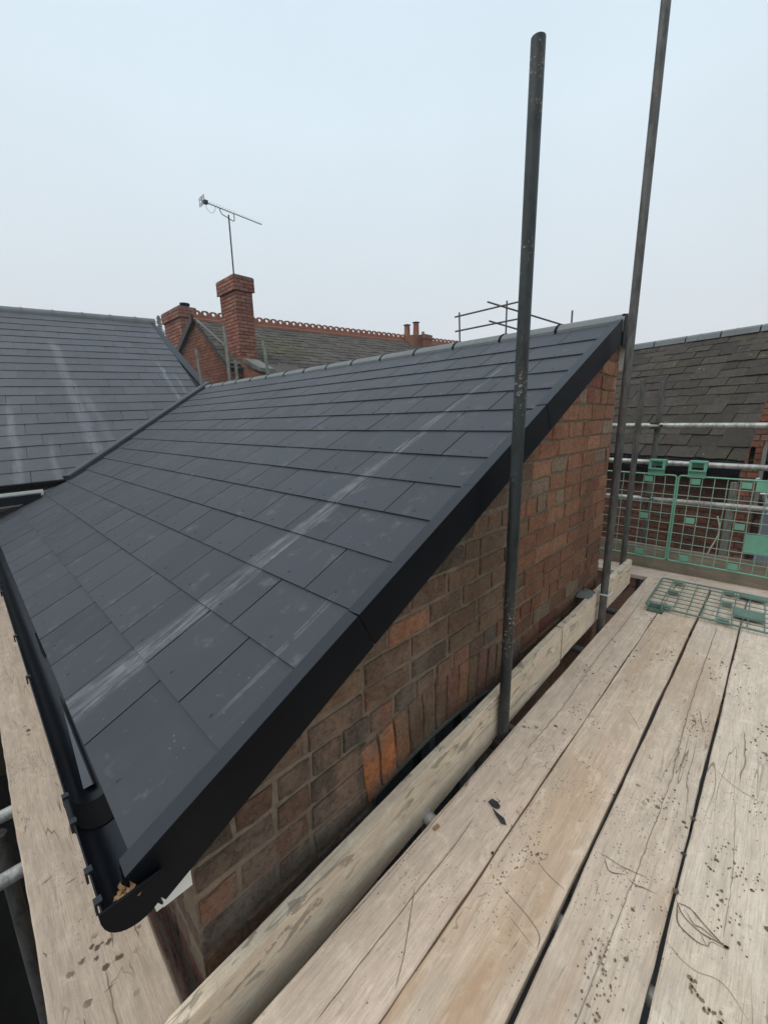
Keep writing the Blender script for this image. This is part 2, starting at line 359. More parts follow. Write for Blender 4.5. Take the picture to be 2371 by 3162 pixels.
def link(name, mesh, parent=None, M4=None):
    o = bpy.data.objects.new(name, mesh); C.objects.link(o)
    if M4 is not None: o.matrix_world = M4
    if parent: attach(o, parent)
    return o
LOC = {}
def attach(o, parent):
    o.parent = parent
    if parent.name in LOC: o.matrix_parent_inverse = Matrix.Translation(-LOC[parent.name])
def smooth_angle(o, ang=40):
    o.data.shade_smooth(); 
    try: o.data.set_sharp_from_angle(angle=D2R(ang))
    except Exception: pass
    return o
def tag(o, label, cat, group=None):
    o['label'] = label; o['category'] = cat
    if group: o['group'] = group
    return o
def thing(name, loc, label, cat, group=None):
    o = bpy.data.objects.new(name, None); C.objects.link(o); o.location = loc; o.empty_display_size = .1
    LOC[o.name] = Vector(loc); return tag(o, label, cat, group)
def struct(o): o['kind'] = 'structure'; return o
def stuff(o): o['kind'] = 'stuff'; return o

# ---------------------------------------------------------------- ground
g = MB().add([(-400, -400, -3.9), (400, -400, -3.9), (400, 400, -3.9), (-400, 400, -3.9)], [(0, 1, 2, 3)]).build('ground', M['ground']); struct(g)

# ---------------------------------------------------------------- the new lean-to with its slate roof
m_, c_ = 0.505989, -0.989837
TH = math.atan(m_); CT, ST = math.cos(TH), math.sin(TH)
XG = -.91
def rz(y): return m_ * y + c_
def RP(x, s, h=0.): return Vector((x, s * CT - h * ST, c_ + s * ST + h * CT))
lean = thing('slate_roofed_extension', (-3.2, .235, -3.9), 'brick extension with new dark slate roof and black verge trim, filling the middle', 'building')
VX = lambda s: -5.558 - .634 * (s - .904)
rows = [.137, .38, .64, .875, 1.10, 1.335, 1.56, 1.785, 2.02, 2.243, 2.478, 2.70, 2.93, 3.16]
roof = MB().prism([RP(-.90, .16, -.012), RP(-5.9, .16, -.012), RP(-7.6, 3.50, -.012), RP(-.90, 3.50, -.012)], Vector((0, ST, -CT)) * .05).build('roof', M['underlay'], lean)
t_ = .0075
def slate_mesh(wd, ln=.47, riv=True, cut=None, mat='slate'):
    LM = mat == 'slate_left'; b = MB(); w2 = wd / 2 - (.0012 if LM else .0024)
    b.box(-w2, w2, 0, ln, -t_ / 2 - (.004 if LM else 0), t_ / 2 + (.003 if LM else 0))
    if riv and wd > .2:
        for k in range(1):
            b.add([(-.004, .030, t_ / 2), (.004, .030, t_ / 2), (.004, .046, t_ / 2), (-.004, .046, t_ / 2), (0, .036, t_ / 2 + .004), ], [(0, 1, 4), (1, 2, 4), (2, 3, 4), (3, 0, 4)])
    return b.mesh('slate', M[mat])
sm = {}
def get_slate(wd, mat='slate'):
    k = (round(wd, 3), mat)
    if k not in sm: sm[k] = slate_mesh(wd, mat=mat)
    return sm[k]
WS = .293
tilt = -math.atan2(2 * t_, .47)
for i, s0 in enumerate(rows):
    firstj = [-1.345, -1.18, -1.303, -1.153, -1.297, -1.156][i] if i < 6 else (-1.297 if i % 2 == 0 else -1.156) + R.uniform(-.01, .01)
    edges = [-.885, firstj]
    lim = min(VX(s0) - .25, -5.3) if s0 > .9 else -6.0
    while edges[-1] > lim: edges.append(edges[-1] - WS + R.uniform(-.003, .003))
    for a, b in zip(edges, edges[1:]):
        wd = a - b; 
        me = get_slate(WS if abs(wd - WS) < .006 else wd)
        p = RP((a + b) / 2, s0, 2.5 * t_ + R.uniform(-.0006, .0009))
        Mx = Matrix.Translation(p) @ Matrix.Rotation(TH + tilt + R.uniform(-.002, .002), 4, 'X') @ Matrix.Rotation(D2R(R.uniform(-.25, .25)), 4, 'Z') @ Matrix.Rotation(R.uniform(-.003, .003), 4, 'Y')
        link('slate', me, roof, Mx)
# ridge tiles
def ridge_profile(x):   # angled-round ridge section in the y,z plane, y=3.155 crown
    pts = []
    for k in range(9):
        a = math.pi * (1.0 - k / 8.0); pts.append((3.16 + .118 * math.cos(a) * (1.05), .535 + .118 * math.sin(a) ** .75 * .88))
    return [(x, 3.048, .497 + .02)] + [(x, y, z) for y, z in pts[1:-1]] + [(x, 3.272, .52)]
def extr(x0, x1, mat, name, grow=0., th=.012):
    A = ridge_profile(0); b = MB(); n = len(A); c = (3.16, .5)
    def g(p, k, x): return (x, c[0] + (p[1] - c[0]) * (1 + k), c[1] + (p[2] - c[1]) * (1 + k))
    L = [[g(p, grow, x) for p in A] for x in (x0, x1)]; I = [[g(p, grow - th / .12, x) for p in A] for x in (x0, x1)]
    vs = L[0] + L[1] + I[0] + I[1]; fs = []
    for i in range(n - 1):
        fs += [(i, i + 1, n + i + 1, n + i), (2 * n + i, 3 * n + i, 3 * n + i + 1, 2 * n + i + 1), (i, 2 * n + i, 2 * n + i + 1, i + 1), (n + i, n + i + 1, 3 * n + i + 1, 3 * n + i)]
    fs += [(0, n, 3 * n, 2 * n), (n - 1, 3 * n - 1, 4 * n - 1, 2 * n - 1)]
    o = b.add(vs, fs).build(name, mat, lean); smooth_angle(o, 35); return o
x = -.845; k = 0
while x > -7.05:
    x1 = max(x - .43, -7.12)
    extr(x, x1 + .006, M['ridge_tile'], 'ridge_tile', R.uniform(-.01, .01))
    if x1 > -7.1:
        extr(x1 + .012, x1 - .004, M['union'], 'ridge_joint', .035, .012)
    x = x1; k += 1
# verge trim pieces
jt = [.115, .86, 1.56, 2.25, 2.95, 3.53]
for a, b in zip(jt, jt[1:]):
    lo = .0; 
    prof = [(-.906, .024), (-.906, .030), (-.852, .034), (-.850, .030), (-.850, -.105), (-.858, -.108), (-.862, -.105), (-.862, .022)]
    mb = MB(); e = .004 if a > .2 else 0
    sh = .0025 * (1 if jt.index(a) % 2 else 0)
    P0 = [RP(px + sh, a + .004, h + sh) for px, h in prof]; P1_ = [RP(px + sh, b - .001, h + sh) for px, h in prof]
    n = len(prof)
    mb.add(P0 + P1_, [tuple(range(n))[::-1], tuple(range(n, 2 * n))] + [(i, (i + 1) % n, (i + 1) % n + n, i + n) for i in range(n)])
    v = mb.build('verge_trim', M['flange'], lean)
    v.data.materials.append(M['black_trim'])
    for p in v.data.polygons:
        if p.normal.x > .75: p.material_index = 1  # upright faces take the blacker copy; the shading sits in the colour
    # bottom lip
# closer at the eaves end and ridge end of the verge
MB().prism([RP(-.852, .112, .03), RP(-.852, .112, -.108), RP(-.905, .112, -.108), RP(-.905, .112, .02)], Vector((0, -CT, -ST)) * .004).build('verge_end_cap', M['black_trim'], lean)
MB().box(-.862, -.843, 3.07, 3.25, .44, .625).build('ridge_end_cap', M['black_trim'], lean)
MB().box(-7.3, -.866, 3.05, 3.06, .50, .527).build('ridge_gap_shade', M['union'], lean)  # black strip added to deepen the shaded gap under the ridge tiles
MB().box(-7.3, -.866, 3.285, 3.305, .36, .50).build('rear_fascia', M['black_trim'], lean)
MB().box(-.935, -.868, 3.26, 3.284, .30, .47).build('rear_fascia_end', M['white_upvc'], lean)
# walls (mortar core) with opening under the arch
topz = lambda y: rz(y) - .085
wall = MB()
def wallpoly(pts, x=XG - .0065, th=.2): wall.prism([(x, y, z) for y, z in pts][::-1], (-th, 0, 0))
def az(y): return -1.303 - .22 * (y - 1.28) ** 2
wallpoly([(.224, -3.9), (.845, -3.9), (.845, topz(.845)), (.224, topz(.224))])
ys = [.845 + (1.735 - .845) * i / 8 for i in range(9)]
for a, b in zip(ys, ys[1:]): wallpoly([(a, az(a)), (b, az(b)), (b, topz(b)), (a, topz(a))])
wallpoly([(1.735, -3.9), (3.275, -3.9), (3.275, topz(3.27)), (1.735, topz(1.735))])
wallpoly([(.845, -3.9), (1.735, -3.9), (1.735, -2.35), (.845, -2.35)])
W_ = wall.build('gable_wall', M['mortar'], lean)
fw = MB(); fw.box(-7.0, XG - .21, .227, .44, -3.9, -.95); fw.box(-7.3, XG - .21, 3.07, 3.27, -3.9, .40)
F_ = fw.build('side_wall', M['mortar'], lean)
# window behind the arch
MB().box(XG - .16, XG - .12, .85, 1.73, -2.35, -1.33).build('window_glass', M['glass'], lean)
for y0, y1, z0, z1 in ((.85, .92, -2.35, -1.36), (1.60, 1.67, -2.35, -1.36), (1.27, 1.31, -2.3, -1.36)):
    MB().box(XG - .118, XG - .07, y0, y1, z0, z1).build('window_frame', M['frame'], lean)
li = MB()
for a, b in zip(ys, ys[1:]): li.prism([(XG + .004, a, az(a) - .012), (XG + .004, b, az(b) - .012), (XG + .004, b, az(b) + .004), (XG + .004, a, az(a) + .004)], (-.1, 0, 0))
li.build('arch_lintel', M['iron'], lean)
# bricks
def brick_mesh(L, H, seed, rough=.004, dep=.03, nb=3):
    r = random.Random(seed); b = MB()
    def loop(ins, x, jit):
        out = []
        for k in range(nb + 1): out.append((-L / 2 + ins + (L - 2 * ins) * k / nb, -H / 2 + ins))
        for k in range(1, nb + 1): out.append((L / 2 - ins - (L - 2 * ins) * (k - 1) / nb, H / 2 - ins)) if k > 1 else out.append((L / 2 - ins, H / 2 - ins))
        out.append((-L / 2 + ins, H / 2 - ins))
        return [(x + r.uniform(-.0015, .0015) * (jit > 0), y + r.uniform(-jit, jit), z + r.uniform(-jit, jit)) for y, z in out]
    A = loop(0, -dep, 0); A2 = loop(.001, -.0045, rough * .7); B = loop(.0055, 0, rough)
    n = len(A)
    b.add(A + A2 + B, [tuple(2 * n + i for i in range(n))] + [(i, (i + 1) % n, (i + 1) % n + n, i + n) for i in range(n)] + [(n + i, n + (i + 1) % n, (i + 1) % n + 2 * n, i + 2 * n) for i in range(n)])
    return b.mesh('brick', M['brick'])
BV = {}
def brickm(L, H, fam=0):
    k = (round(L, 2), round(H, 3), R.randrange(6), fam)
    if k not in BV: BV[k] = brick_mesh(k[0], k[1], int(k[0] * 1000 + k[1] * 7000 + k[2] * 17), .0062 if fam == 0 else .009)
    return BV[k]
def bcol(y, z):
    q = R.random()
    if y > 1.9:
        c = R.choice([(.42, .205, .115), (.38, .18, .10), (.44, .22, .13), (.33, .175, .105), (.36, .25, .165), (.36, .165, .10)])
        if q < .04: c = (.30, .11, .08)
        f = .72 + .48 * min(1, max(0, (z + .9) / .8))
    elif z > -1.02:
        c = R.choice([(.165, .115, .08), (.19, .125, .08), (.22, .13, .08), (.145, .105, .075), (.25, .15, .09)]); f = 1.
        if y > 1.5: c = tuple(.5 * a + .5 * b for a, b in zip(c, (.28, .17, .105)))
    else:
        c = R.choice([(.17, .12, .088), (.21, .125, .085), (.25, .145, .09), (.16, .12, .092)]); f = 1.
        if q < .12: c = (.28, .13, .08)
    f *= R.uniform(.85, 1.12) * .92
    return (c[0] * f, c[1] * f, c[2] * f, 1)
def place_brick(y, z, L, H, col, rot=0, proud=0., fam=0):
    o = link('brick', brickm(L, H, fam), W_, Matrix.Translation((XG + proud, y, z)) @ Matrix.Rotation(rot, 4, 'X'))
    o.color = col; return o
CH = .096
for k in range(-20, 5):
    z0 = -.028 + CH * k; zc = z0 + CH / 2
    hdr = (k % 6 == 1)
    y = .224 + (.118 if k % 2 else 0) 
    first = True; yy = .224
    while yy < 3.272:
        L = .118 if (first and k % 2) else (.125 if hdr else .236 + R.uniform(-.008, .008))
        first = False
        if R.random() < .05 and not hdr: L = .125
        y1 = min(yy + L, 3.274)
        if 3.274 - y1 < .06: y1 = 3.274
        yc = (yy + y1) / 2; jw = .017 if yc < 1.9 else .011
        Lb = y1 - yy - jw
        H = CH - jw + R.uniform(-.003, .003)
        under = zc + .02 < topz(yy) + .07
        inarch = (.76 < yc < 1.80) and zc < az(yc) + .236 + .03
        edge = (.76 < yc < 1.80) and zc < az(yc) + .30
        if zc < topz(max(yy, .26)) + .045 and not inarch and Lb > .04 and yy < y1:
            if not (zc < -1.75 and yc > .845):
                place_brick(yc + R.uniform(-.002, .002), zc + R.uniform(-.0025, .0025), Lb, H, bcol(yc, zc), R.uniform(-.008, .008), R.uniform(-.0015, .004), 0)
        yy = y1
# mark orange spalled bricks near the arch
for o in W_.children:
    p = o.matrix_world.translation
    q = Vector((p.y, p.z))
    for (a, b, rad) in ((1.20, -.79, .05), (1.25, -.86, .06), (1.03, -.76, .05)):
        if (q - Vector((a, b))).length < rad: o.color = (.40, .18, .10, 1)
    if (q - Vector((2.55, -.72))).length < .06 or (q - Vector((2.45, -.85))).length < .05: o.color = (.38, .20, .11, 1)
# soldier arch
nS = 12
for i in range(nS):
    y = .80 + (i + .5) * (1.80 - .80) / nS
    ang = (y - 1.29) * .22 + R.uniform(-.02, .02)
    zc = az(y) + .118
    c = (.52, .19, .075, 1) if i < 2 else ((.30, .15, .08, 1) if i in (2, 7) else (R.uniform(.18, .23), R.uniform(.105, .125), R.uniform(.07, .08), 1))
    o = link('arch_brick', brickm(.232, .074, 1 if i < 2 else 0), W_, Matrix.Translation((XG + .003 + (.004 if i < 2 else 0), y, zc)) @ Matrix.Rotation(ang * -1 + math.pi / 2, 4, 'X'))
    o.color = c
# reveal bricks of the corner facing the eaves (narrow side seen end on)
for k in range(-20, 0):
    z0 = -.028 + CH * k
    if z0 + CH > -1.10: continue
    for j in range(3):
        o = link('brick', brickm(.22, CH - .015), F_, Matrix.Translation((XG - .115 - .235 * j - (.1 if k % 2 else 0), .222, z0 + CH / 2)) @ Matrix.Rotation(-math.pi / 2, 4, 'Z'))
        o.color = (R.uniform(.13, .2), R.uniform(.08, .11), R.uniform(.065, .085), 1)
# soffit box and eaves fascia
MB().box(-6.0, -.895, .155, .221, -1.10, -1.06).build('soffit', M['white_upvc'], lean)
MB().box(-6.0, -.897, .140, .155, -1.10, -.945).build('eaves_fascia', M['white_upvc'], lean)
MB().box(-.898, -.893, .159, .221, -1.06, -.90).build('soffit_end', M['white_upvc'], lean)
# gutter: half-round trough
gy, gz, gr = .099, -.927, .057
def halfround(x0, x1, r, r2, mat, name, z=gz, sm_=True, a0=0., a1=math.pi):
    b = MB(); n = 14; vs = []
    for x in (x0, x1):
        for rr in (r, r2):
            for k in range(n + 1):
                a = a0 + (a1 - a0) * k / n; vs.append((x, gy - rr * math.cos(a), z - rr * math.sin(a)))
    m = n + 1; fs = []
    for k in range(n):
        fs += [(k, k + 1, 2 * m + k + 1, 2 * m + k), (m + k, 3 * m + k, 3 * m + k + 1, m + k + 1), (k, m + k, m + k + 1, k + 1), (2 * m + k, 2 * m + k + 1, 3 * m + k + 1, 3 * m + k)]
    fs += [(0, 2 * m, 3 * m, m), (n, m + n, 3 * m + n, 2 * m + n)]
    o = b.add(vs, fs).build(name, mat, lean)
    if sm_: smooth_angle(o, 40)
    return o
halfround(-.83, -1.16, gr, gr - .003, M['black_gutter'], 'gutter')
halfround(-1.16, -3.2, gr, gr - .003, M['black_gutter'], 'gutter')
halfround(-3.2, -5.9, gr, gr - .003, M['black_gutter'], 'gutter')
# union bracket saddle at the joint
halfround(-1.095, -1.215, gr + .006, gr + .0005, M['black_gutter'], 'gutter_union')
halfround(-1.10, -1.20, gr - .0035, gr - .006, M['union'], 'gutter_seal')
halfround(-3.14, -3.26, gr + .006, gr + .0005, M['black_gutter'], 'gutter_union')
for xx in (-.862, -.945, -1.105, -1.205, -1.95, -2.40, -3.14, -3.26, -4.1, -4.9):
    b = MB(); b.box(xx - .008, xx + .008, gy - gr - .006, gy - gr + .008, gz - .003, gz + .004); b.box(xx - .006, xx + .006, gy - gr - .006, gy - gr - .0015, gz - .026, gz - .002)
    b.build('gutter_clip', M['clip_grey'], lean)
ec = MB(); n = 16; pts = [(-.832, gy - (gr + .005) * math.cos(math.pi * k / n), gz + .004 - (gr + .005) * math.sin(math.pi * k / n) ** .8 * 1.32) for k in range(n + 1)]
ec.prism(pts, (.006, 0, 0)).build('gutter_end_cap', M['black_trim'], lean)
wp = MB()
for k in range(12):
    x0 = -1.25 - .045 * k; x1 = x0 - .045; wa = .013 - .001 * k; wb = .013 - .001 * (k + 1); yc = .097 + .0012 * k
    wp.add([(x0, yc - wa, -.9685), (x0, yc + wa, -.9685), (x1, yc + .0012 + wb, -.9685), (x1, yc + .0012 - wb, -.9685)], [(0, 1, 2, 3)])
wp.build('standing_water', M['water'], lean)
MB().add([(-2.2, .108, -.9685), (-2.2, .122, -.9685), (-2.48, .124, -.9685), (-2.48, .112, -.9685)], [(0, 1, 2, 3)]).build('standing_water', M['water'], lean)
# valley upstand
Pa = LP + LN * .0 ; Pb = Vector((-7.228, 3.155, .606))
dv = (Pb - Pa).normalized(); up = Vector((0.15, -.35, 1)).normalized(); sd_ = dv.cross(up).normalized(); up = sd_.cross(dv)
vf = MB(); A = Pa - dv * .02; B = Pb + dv * .06
prof = [(-.03, -.03), (.055, -.03), (.055, .066), (.048, .078), (-.030, .078), (-.038, .06)]
P0 = [A + sd_ * a + up * b for a, b in prof]; P1_ = [B + sd_ * a + up * b for a, b in prof]; n = len(prof)
vf.add(P0 + P1_, [tuple(range(n)), tuple(range(n, 2 * n))[::-1]] + [(i, i + n, (i + 1) % n + n, (i + 1) % n) for i in range(n)])
vf.build('valley_flashing', M['flash'], lean)

# ---------------------------------------------------------------- the older neighbouring roof at the left
lh = thing('slate_roofed_house', (-7.5, 1.5, -3.9), 'taller building at the left edge with a pale-streaked new slate roof', 'building')
def LQ(a, b, h=0.): return LP + LU * a + LV * b + LN * h
BR = 5.30
lroof = MB().prism([LQ(-5, .03, -.015), LQ(.02, .03, -.015), LQ(2.02, 2.36, -.015), LQ(1.90, BR, -.015), LQ(-5, BR, -.015)], -LN * .06).build('roof', M['underlay'], lh)
lr = [.014, .225, .472, .733, .988, 1.244, 1.505, 1.755, 2.009, 2.268, 2.52, 2.785, 3.043, 3.305, 3.57, 3.833, 4.10, 4.373, 4.65, 4.93]
ROT = Matrix((LU, LV, LN)).transposed().to_4x4()
WL = .30; far = MB()
for i, b0 in enumerate(lr):
    amax = 1.93 if b0 > 2.36 else 2.14 * (b0 + .10) / 2.36
    a = amax; off = (.15 if i % 2 else 0.)
    edges = [1.93]; 
    nxt = 1.93 - (WL if i % 2 else WL * .5)
    while nxt > -4.2: edges.append(nxt); nxt -= WL + R.uniform(-.004, .004)
    for e1, e0 in zip(edges, edges[1:]):
        if e0 > amax + .15: continue
        wd = e1 - e0
        ln = .53
        Mx = Matrix.Translation(LQ((e0 + e1) / 2, b0, 2.5 * t_ + R.uniform(-.001, .0018))) @ ROT @ Matrix.Rotation(-math.atan2(2 * t_, .5) + R.uniform(-.003, .003), 4, 'X') @ Matrix.Rotation(D2R(R.uniform(-.5, .5)), 4, 'Z')
        if e0 > -1.5: link('slate', get_slate(WL if abs(wd - WL) < .01 else wd, 'slate_left'), lroof, Mx)
        else:
            far.box(-wd / 2 + .002, wd / 2 - .002, 0, .5, -t_ / 2, t_ / 2, Mx)
stuff(far.build('slate_courses', M['slate_left'], lroof))
def ridge_seg(P, Q, r=.10, mat='ridge_tile', name='ridge_tile', parent=lh, n=8, thick=.02, grow=1.):
    P = Vector(P); Q = Vector(Q); d = (Q - P).normalized(); side = d.cross(Vector((0, 0, 1))).normalized(); b = MB(); vs = []
    for c in (P, Q):
        for rr in (r * grow, r * grow - thick):
            for k in range(n + 1):
                a = math.pi * (-.08 + 1.16 * k / n); vs.append(c + side * rr * 1.15 * math.cos(a) + Vector((0, 0, 1)) * rr * math.sin(a))
    m = n + 1; fs = []
    for k in range(n): fs += [(k, k + 1, 2 * m + k + 1, 2 * m + k), (m + k, 3 * m + k, 3 * m + k + 1, m + k + 1), (k, m + k, m + k + 1, k + 1), (2 * m + k, 2 * m + k + 1, 3 * m + k + 1, 3 * m + k)]
    fs += [(0, 2 * m, 3 * m, m), (n, m + n, 3 * m + n, 2 * m + n)]
    return smooth_angle(b.add(vs, fs).build(name, M[mat], parent), 40)
rj = [1.98, 1.62, 1.19, .74, .29, -.16, -.61, -1.06, -1.5, -1.95, -2.4, -2.85, -3.3, -3.75, -4.2]
for a1, a0 in zip(rj, rj[1:]):
    ridge_seg(LQ(a1 - .005, BR, -.025), LQ(a0 + .005, BR, -.025), .105)
    ridge_seg(LQ(a0 + .012, BR, -.025), LQ(a0 - .012, BR, -.025), .105, 'ridge_tile', 'ridge_joint', grow=1.1, thick=.01)
# far slope, verge strip, walls, gutter
MB().prism([LQ(-5, BR, -.02), LQ(1.95, BR, -.02), LQ(1.95, BR, -.02) + Vector((-3.2, .45, -2.2)), LQ(-5, BR, -.02) + Vector((-3.2, .45, -2.2))], (0, 0, -.05)).build('rear_slope', M['underlay'], lh)
MB().prism([LQ(1.88, BR + .02, .03), LQ(1.94, BR + .02, .03), LQ(2.10, 2.9, .02), LQ(2.16, 2.35, .02), LQ(2.02, 2.30, .03), LQ(1.92, 3.6, .03)], -LN * .12).build('verge_strip', M['flange'], lh)
g0, g1 = LQ(1.9, 2.4, -.08), LQ(1.9, BR, -.08)
MB().prism([g0, g1, g1 + Vector((-3.1, .45, -2.2)), Vector((-12.6, 4.0, -3.9)), Vector((g0.x, g0.y, -3.9))], (-.02, -.2, 0)).build('end_wall', M['brick_d'], lh)
MB().prism([(-5.95, .62, -.70), (-5.62, .70, -.62), (-5.62, .70, -3.9), (-5.95, .62, -3.9)], (-.02, .2, 0)).build('wall', M['mortar'], lh)
MB().prism([LQ(-5, .10, -.07), LQ(-.02, .10, -.07), LQ(-.02, .10, -.07) + Vector((0, 0, -3.2)), LQ(-5, .10, -.07) + Vector((0, 0, -3.2))], (-.2, 0, 0)).build('wall', M['mortar'], lh)
fa, fb = Vector((-5.52, .56, -.64)), Vector((-5.52 - .70, -4.2, -.80))
dd = (fb - fa).normalized()
MB().prism([fa, fb, fb + Vector((0, 0, -.17)), fa + Vector((0, 0, -.14))], (-.03, 0, 0)).build('fascia', M['white_upvc'], lh)
gt = MB(); gt.box(0, 4.6, -.05, .05, -.055, .03, Matrix.Translation(fa + Vector((.062, -.03, -.055))) @ dd.to_track_quat('X', 'Z').to_matrix().to_4x4())
gt.build('square_gutter', M['black_gutter'], lh)
MB().prism([LQ(-5, .0, .0), LQ(.0, .0, .0), LQ(.0, .0, -.035), LQ(-5, .0, -.035)], (-.03, 0, 0)).build('eaves_trim', M['black_trim'], lh)
# mortar fillet between the gutter end and the lower roof
MB().prism([(-5.60, .52, -.68), (-5.58, .82, -.58), (-5.50, .80, -.62), (-5.50, .50, -.76)], (-.12, .0, -.02)).build('mortar_fillet', M['coping'], lh)

# ---------------------------------------------------------------- Victorian brick house beyond
vh = thing('brick_house', (-11.7, 9, -3.9), 'old red brick house beyond the new roof, with tall chimneys and pierced crested ridge', 'building')
RA = Vector((-11.7, 4.95, 2.69)); RB = Vector((-10.24, 13.93, 2.81)); RD = (RB - RA); RLn = RD.length; RD.normalize()
east = Vector((RD.y, -RD.x, 0)).normalized(); dn = (east * math.cos(D2R(30)) + Vector((0, 0, -math.sin(D2R(30))))).normalized(); vn = RD.cross(dn); vn = vn if vn.z > 0 else -vn
def VQ(a, b, h=0.): return RA + RD * a + dn * b + vn * h
vroof = MB().prism([VQ(0, 0), VQ(16, 0), VQ(16, 5.2), VQ(0, 2.95)], -vn * .08).build('roof', M['underlay'], vh)
west = Vector((-east.x, -east.y, 0)); dw = (west * math.cos(D2R(30)) + Vector((0, 0, -math.sin(D2R(30)))))
MB().prism([RA, RA + RD * 16, RA + RD * 16 + dw * 3, RA + dw * 3], (0, 0, -.08)).build('roof', M['underlay'], vh)
vs_ = MB(); ROTV = Matrix((RD, -dn, vn)).transposed().to_4x4()
for i in range(23):
    b = .22 + i * .2; a = 0.02 - (.14 if i % 2 else 0)
    if b > 4.8: break
    while a < 12.5:
        w_ = .27
        if b < 2.95 + a * .3: vs_.box(.004, w_ - .006, 0, .38, -.006, .006, Matrix.Translation(VQ(max(a, 0), b, .03 + R.uniform(-.004, .006))) @ ROTV @ Matrix.Rotation(-.05 + R.uniform(-.012, .012), 4, 'X') @ Matrix.Rotation(R.uniform(-.025, .025), 4, 'Z'))
        a += w_
stuff(vs_.build('slate_courses', M['old_slate_v'], vroof))
# crested ridge
cr = MB(); nC = 12; L2 = .105; Rr = .042
outer = [(-L2, -.10), (-L2, .06), (-L2, .10), (-.05, .115), (0, .135), (.05, .115), (L2, .10), (L2, .06), (L2, -.10)]
outer = [(-L2, -.10), (-L2, -.02), (-L2, .06), (-L2 * .8, .10), (-.04, .115), (.0, .118), (.04, .115), (L2 * .8, .10), (L2, .06), (L2, -.02), (L2, -.10), (0, -.10)]
inner = []
for (ox, oz) in outer:
    a = math.atan2(oz - .045, ox); inner.append((Rr * math.cos(a), .045 + Rr * math.sin(a)))
k = len(outer); vs2 = []
for yy in (-.02, .02):
    vs2 += [(ox, yy, oz) for ox, oz in outer] + [(ix, yy, iz) for ix, iz in inner]
fs = []
for i in range(k):
    j = (i + 1) % k
    fs += [(i, j, k + j, k + i), (2 * k + i, 3 * k + i, 3 * k + j, 2 * k + j), (i, 2 * k + i, 2 * k + j, j), (k + i, k + j, 3 * k + j, 3 * k + i)]
cr.add(vs2, fs)
cr.box(-L2, L2, -.15, .15, -.17, -.13); cr.prism([(-L2, -.02, -.08), (-L2, -.16, -.17), (-L2, .16, -.17), (-L2, .02, -.08)], (2 * L2, 0, 0))
crm = cr.mesh('ridge_tile', M['pot'])
RX = Matrix((RD, Vector((0, 0, 1)).cross(RD), Vector((0, 0, 1)))).transposed().to_4x4()
for i in range(52):
    a = .08 + i * .213
    if 7.15 < a < 7.9: continue
    link('ridge_tile', crm, vh, Matrix.Translation(RA + RD * a + Vector((0, 0, .12 + R.uniform(-.004, .004)))) @ RX)
# gable wall facing the yard, axis aligned
gw = MB().prism([(-11.7, 4.97, 2.62), (-14.2, 4.97, 1.22), (-14.2, 4.97, -3.9), (-8.95, 4.97, -3.9), (-8.95, 4.97, 1.15), (-9.25, 4.97, 1.25)], (0, .25, 0)).build('gable_wall', M['mortar_red'], vh)
gb = MB()
for k in range(52):
    z = -1.2 + k * .075; yo = .11 if k % 2 else 0
    xx = -14.2 + yo
    while xx < -9.0:
        top = 2.62 - abs(xx + .11 + 11.7) * .56
        if z + .07 < top and z > -.2: gb.box(xx + .006, xx + .214, 4.958 + R.uniform(-.004, .004), 4.975, z + .005, z + .068)
        xx += .22
stuff(gb.build('bricks', M['brick_i'], gw))
MB().prism([(-11.68, 4.86, 2.80), (-14.3, 4.86, 1.33), (-14.3, 4.86, 1.17), (-11.68, 4.86, 2.62)], (0, .1, 0)).build('bargeboard', M['barge'], vh)
MB().prism([(-11.66, 4.93, 2.73), (-9.2, 4.93, 1.34), (-9.2, 4.93, 1.28), (-11.66, 4.93, 2.66)], (0, .05, 0)).build('verge_pointing', M['coping'], vh)
MB().box(-10.42, -10.22, 4.86, 4.97, 1.80, 1.90).build('gutter_end', M['coping'], vh)
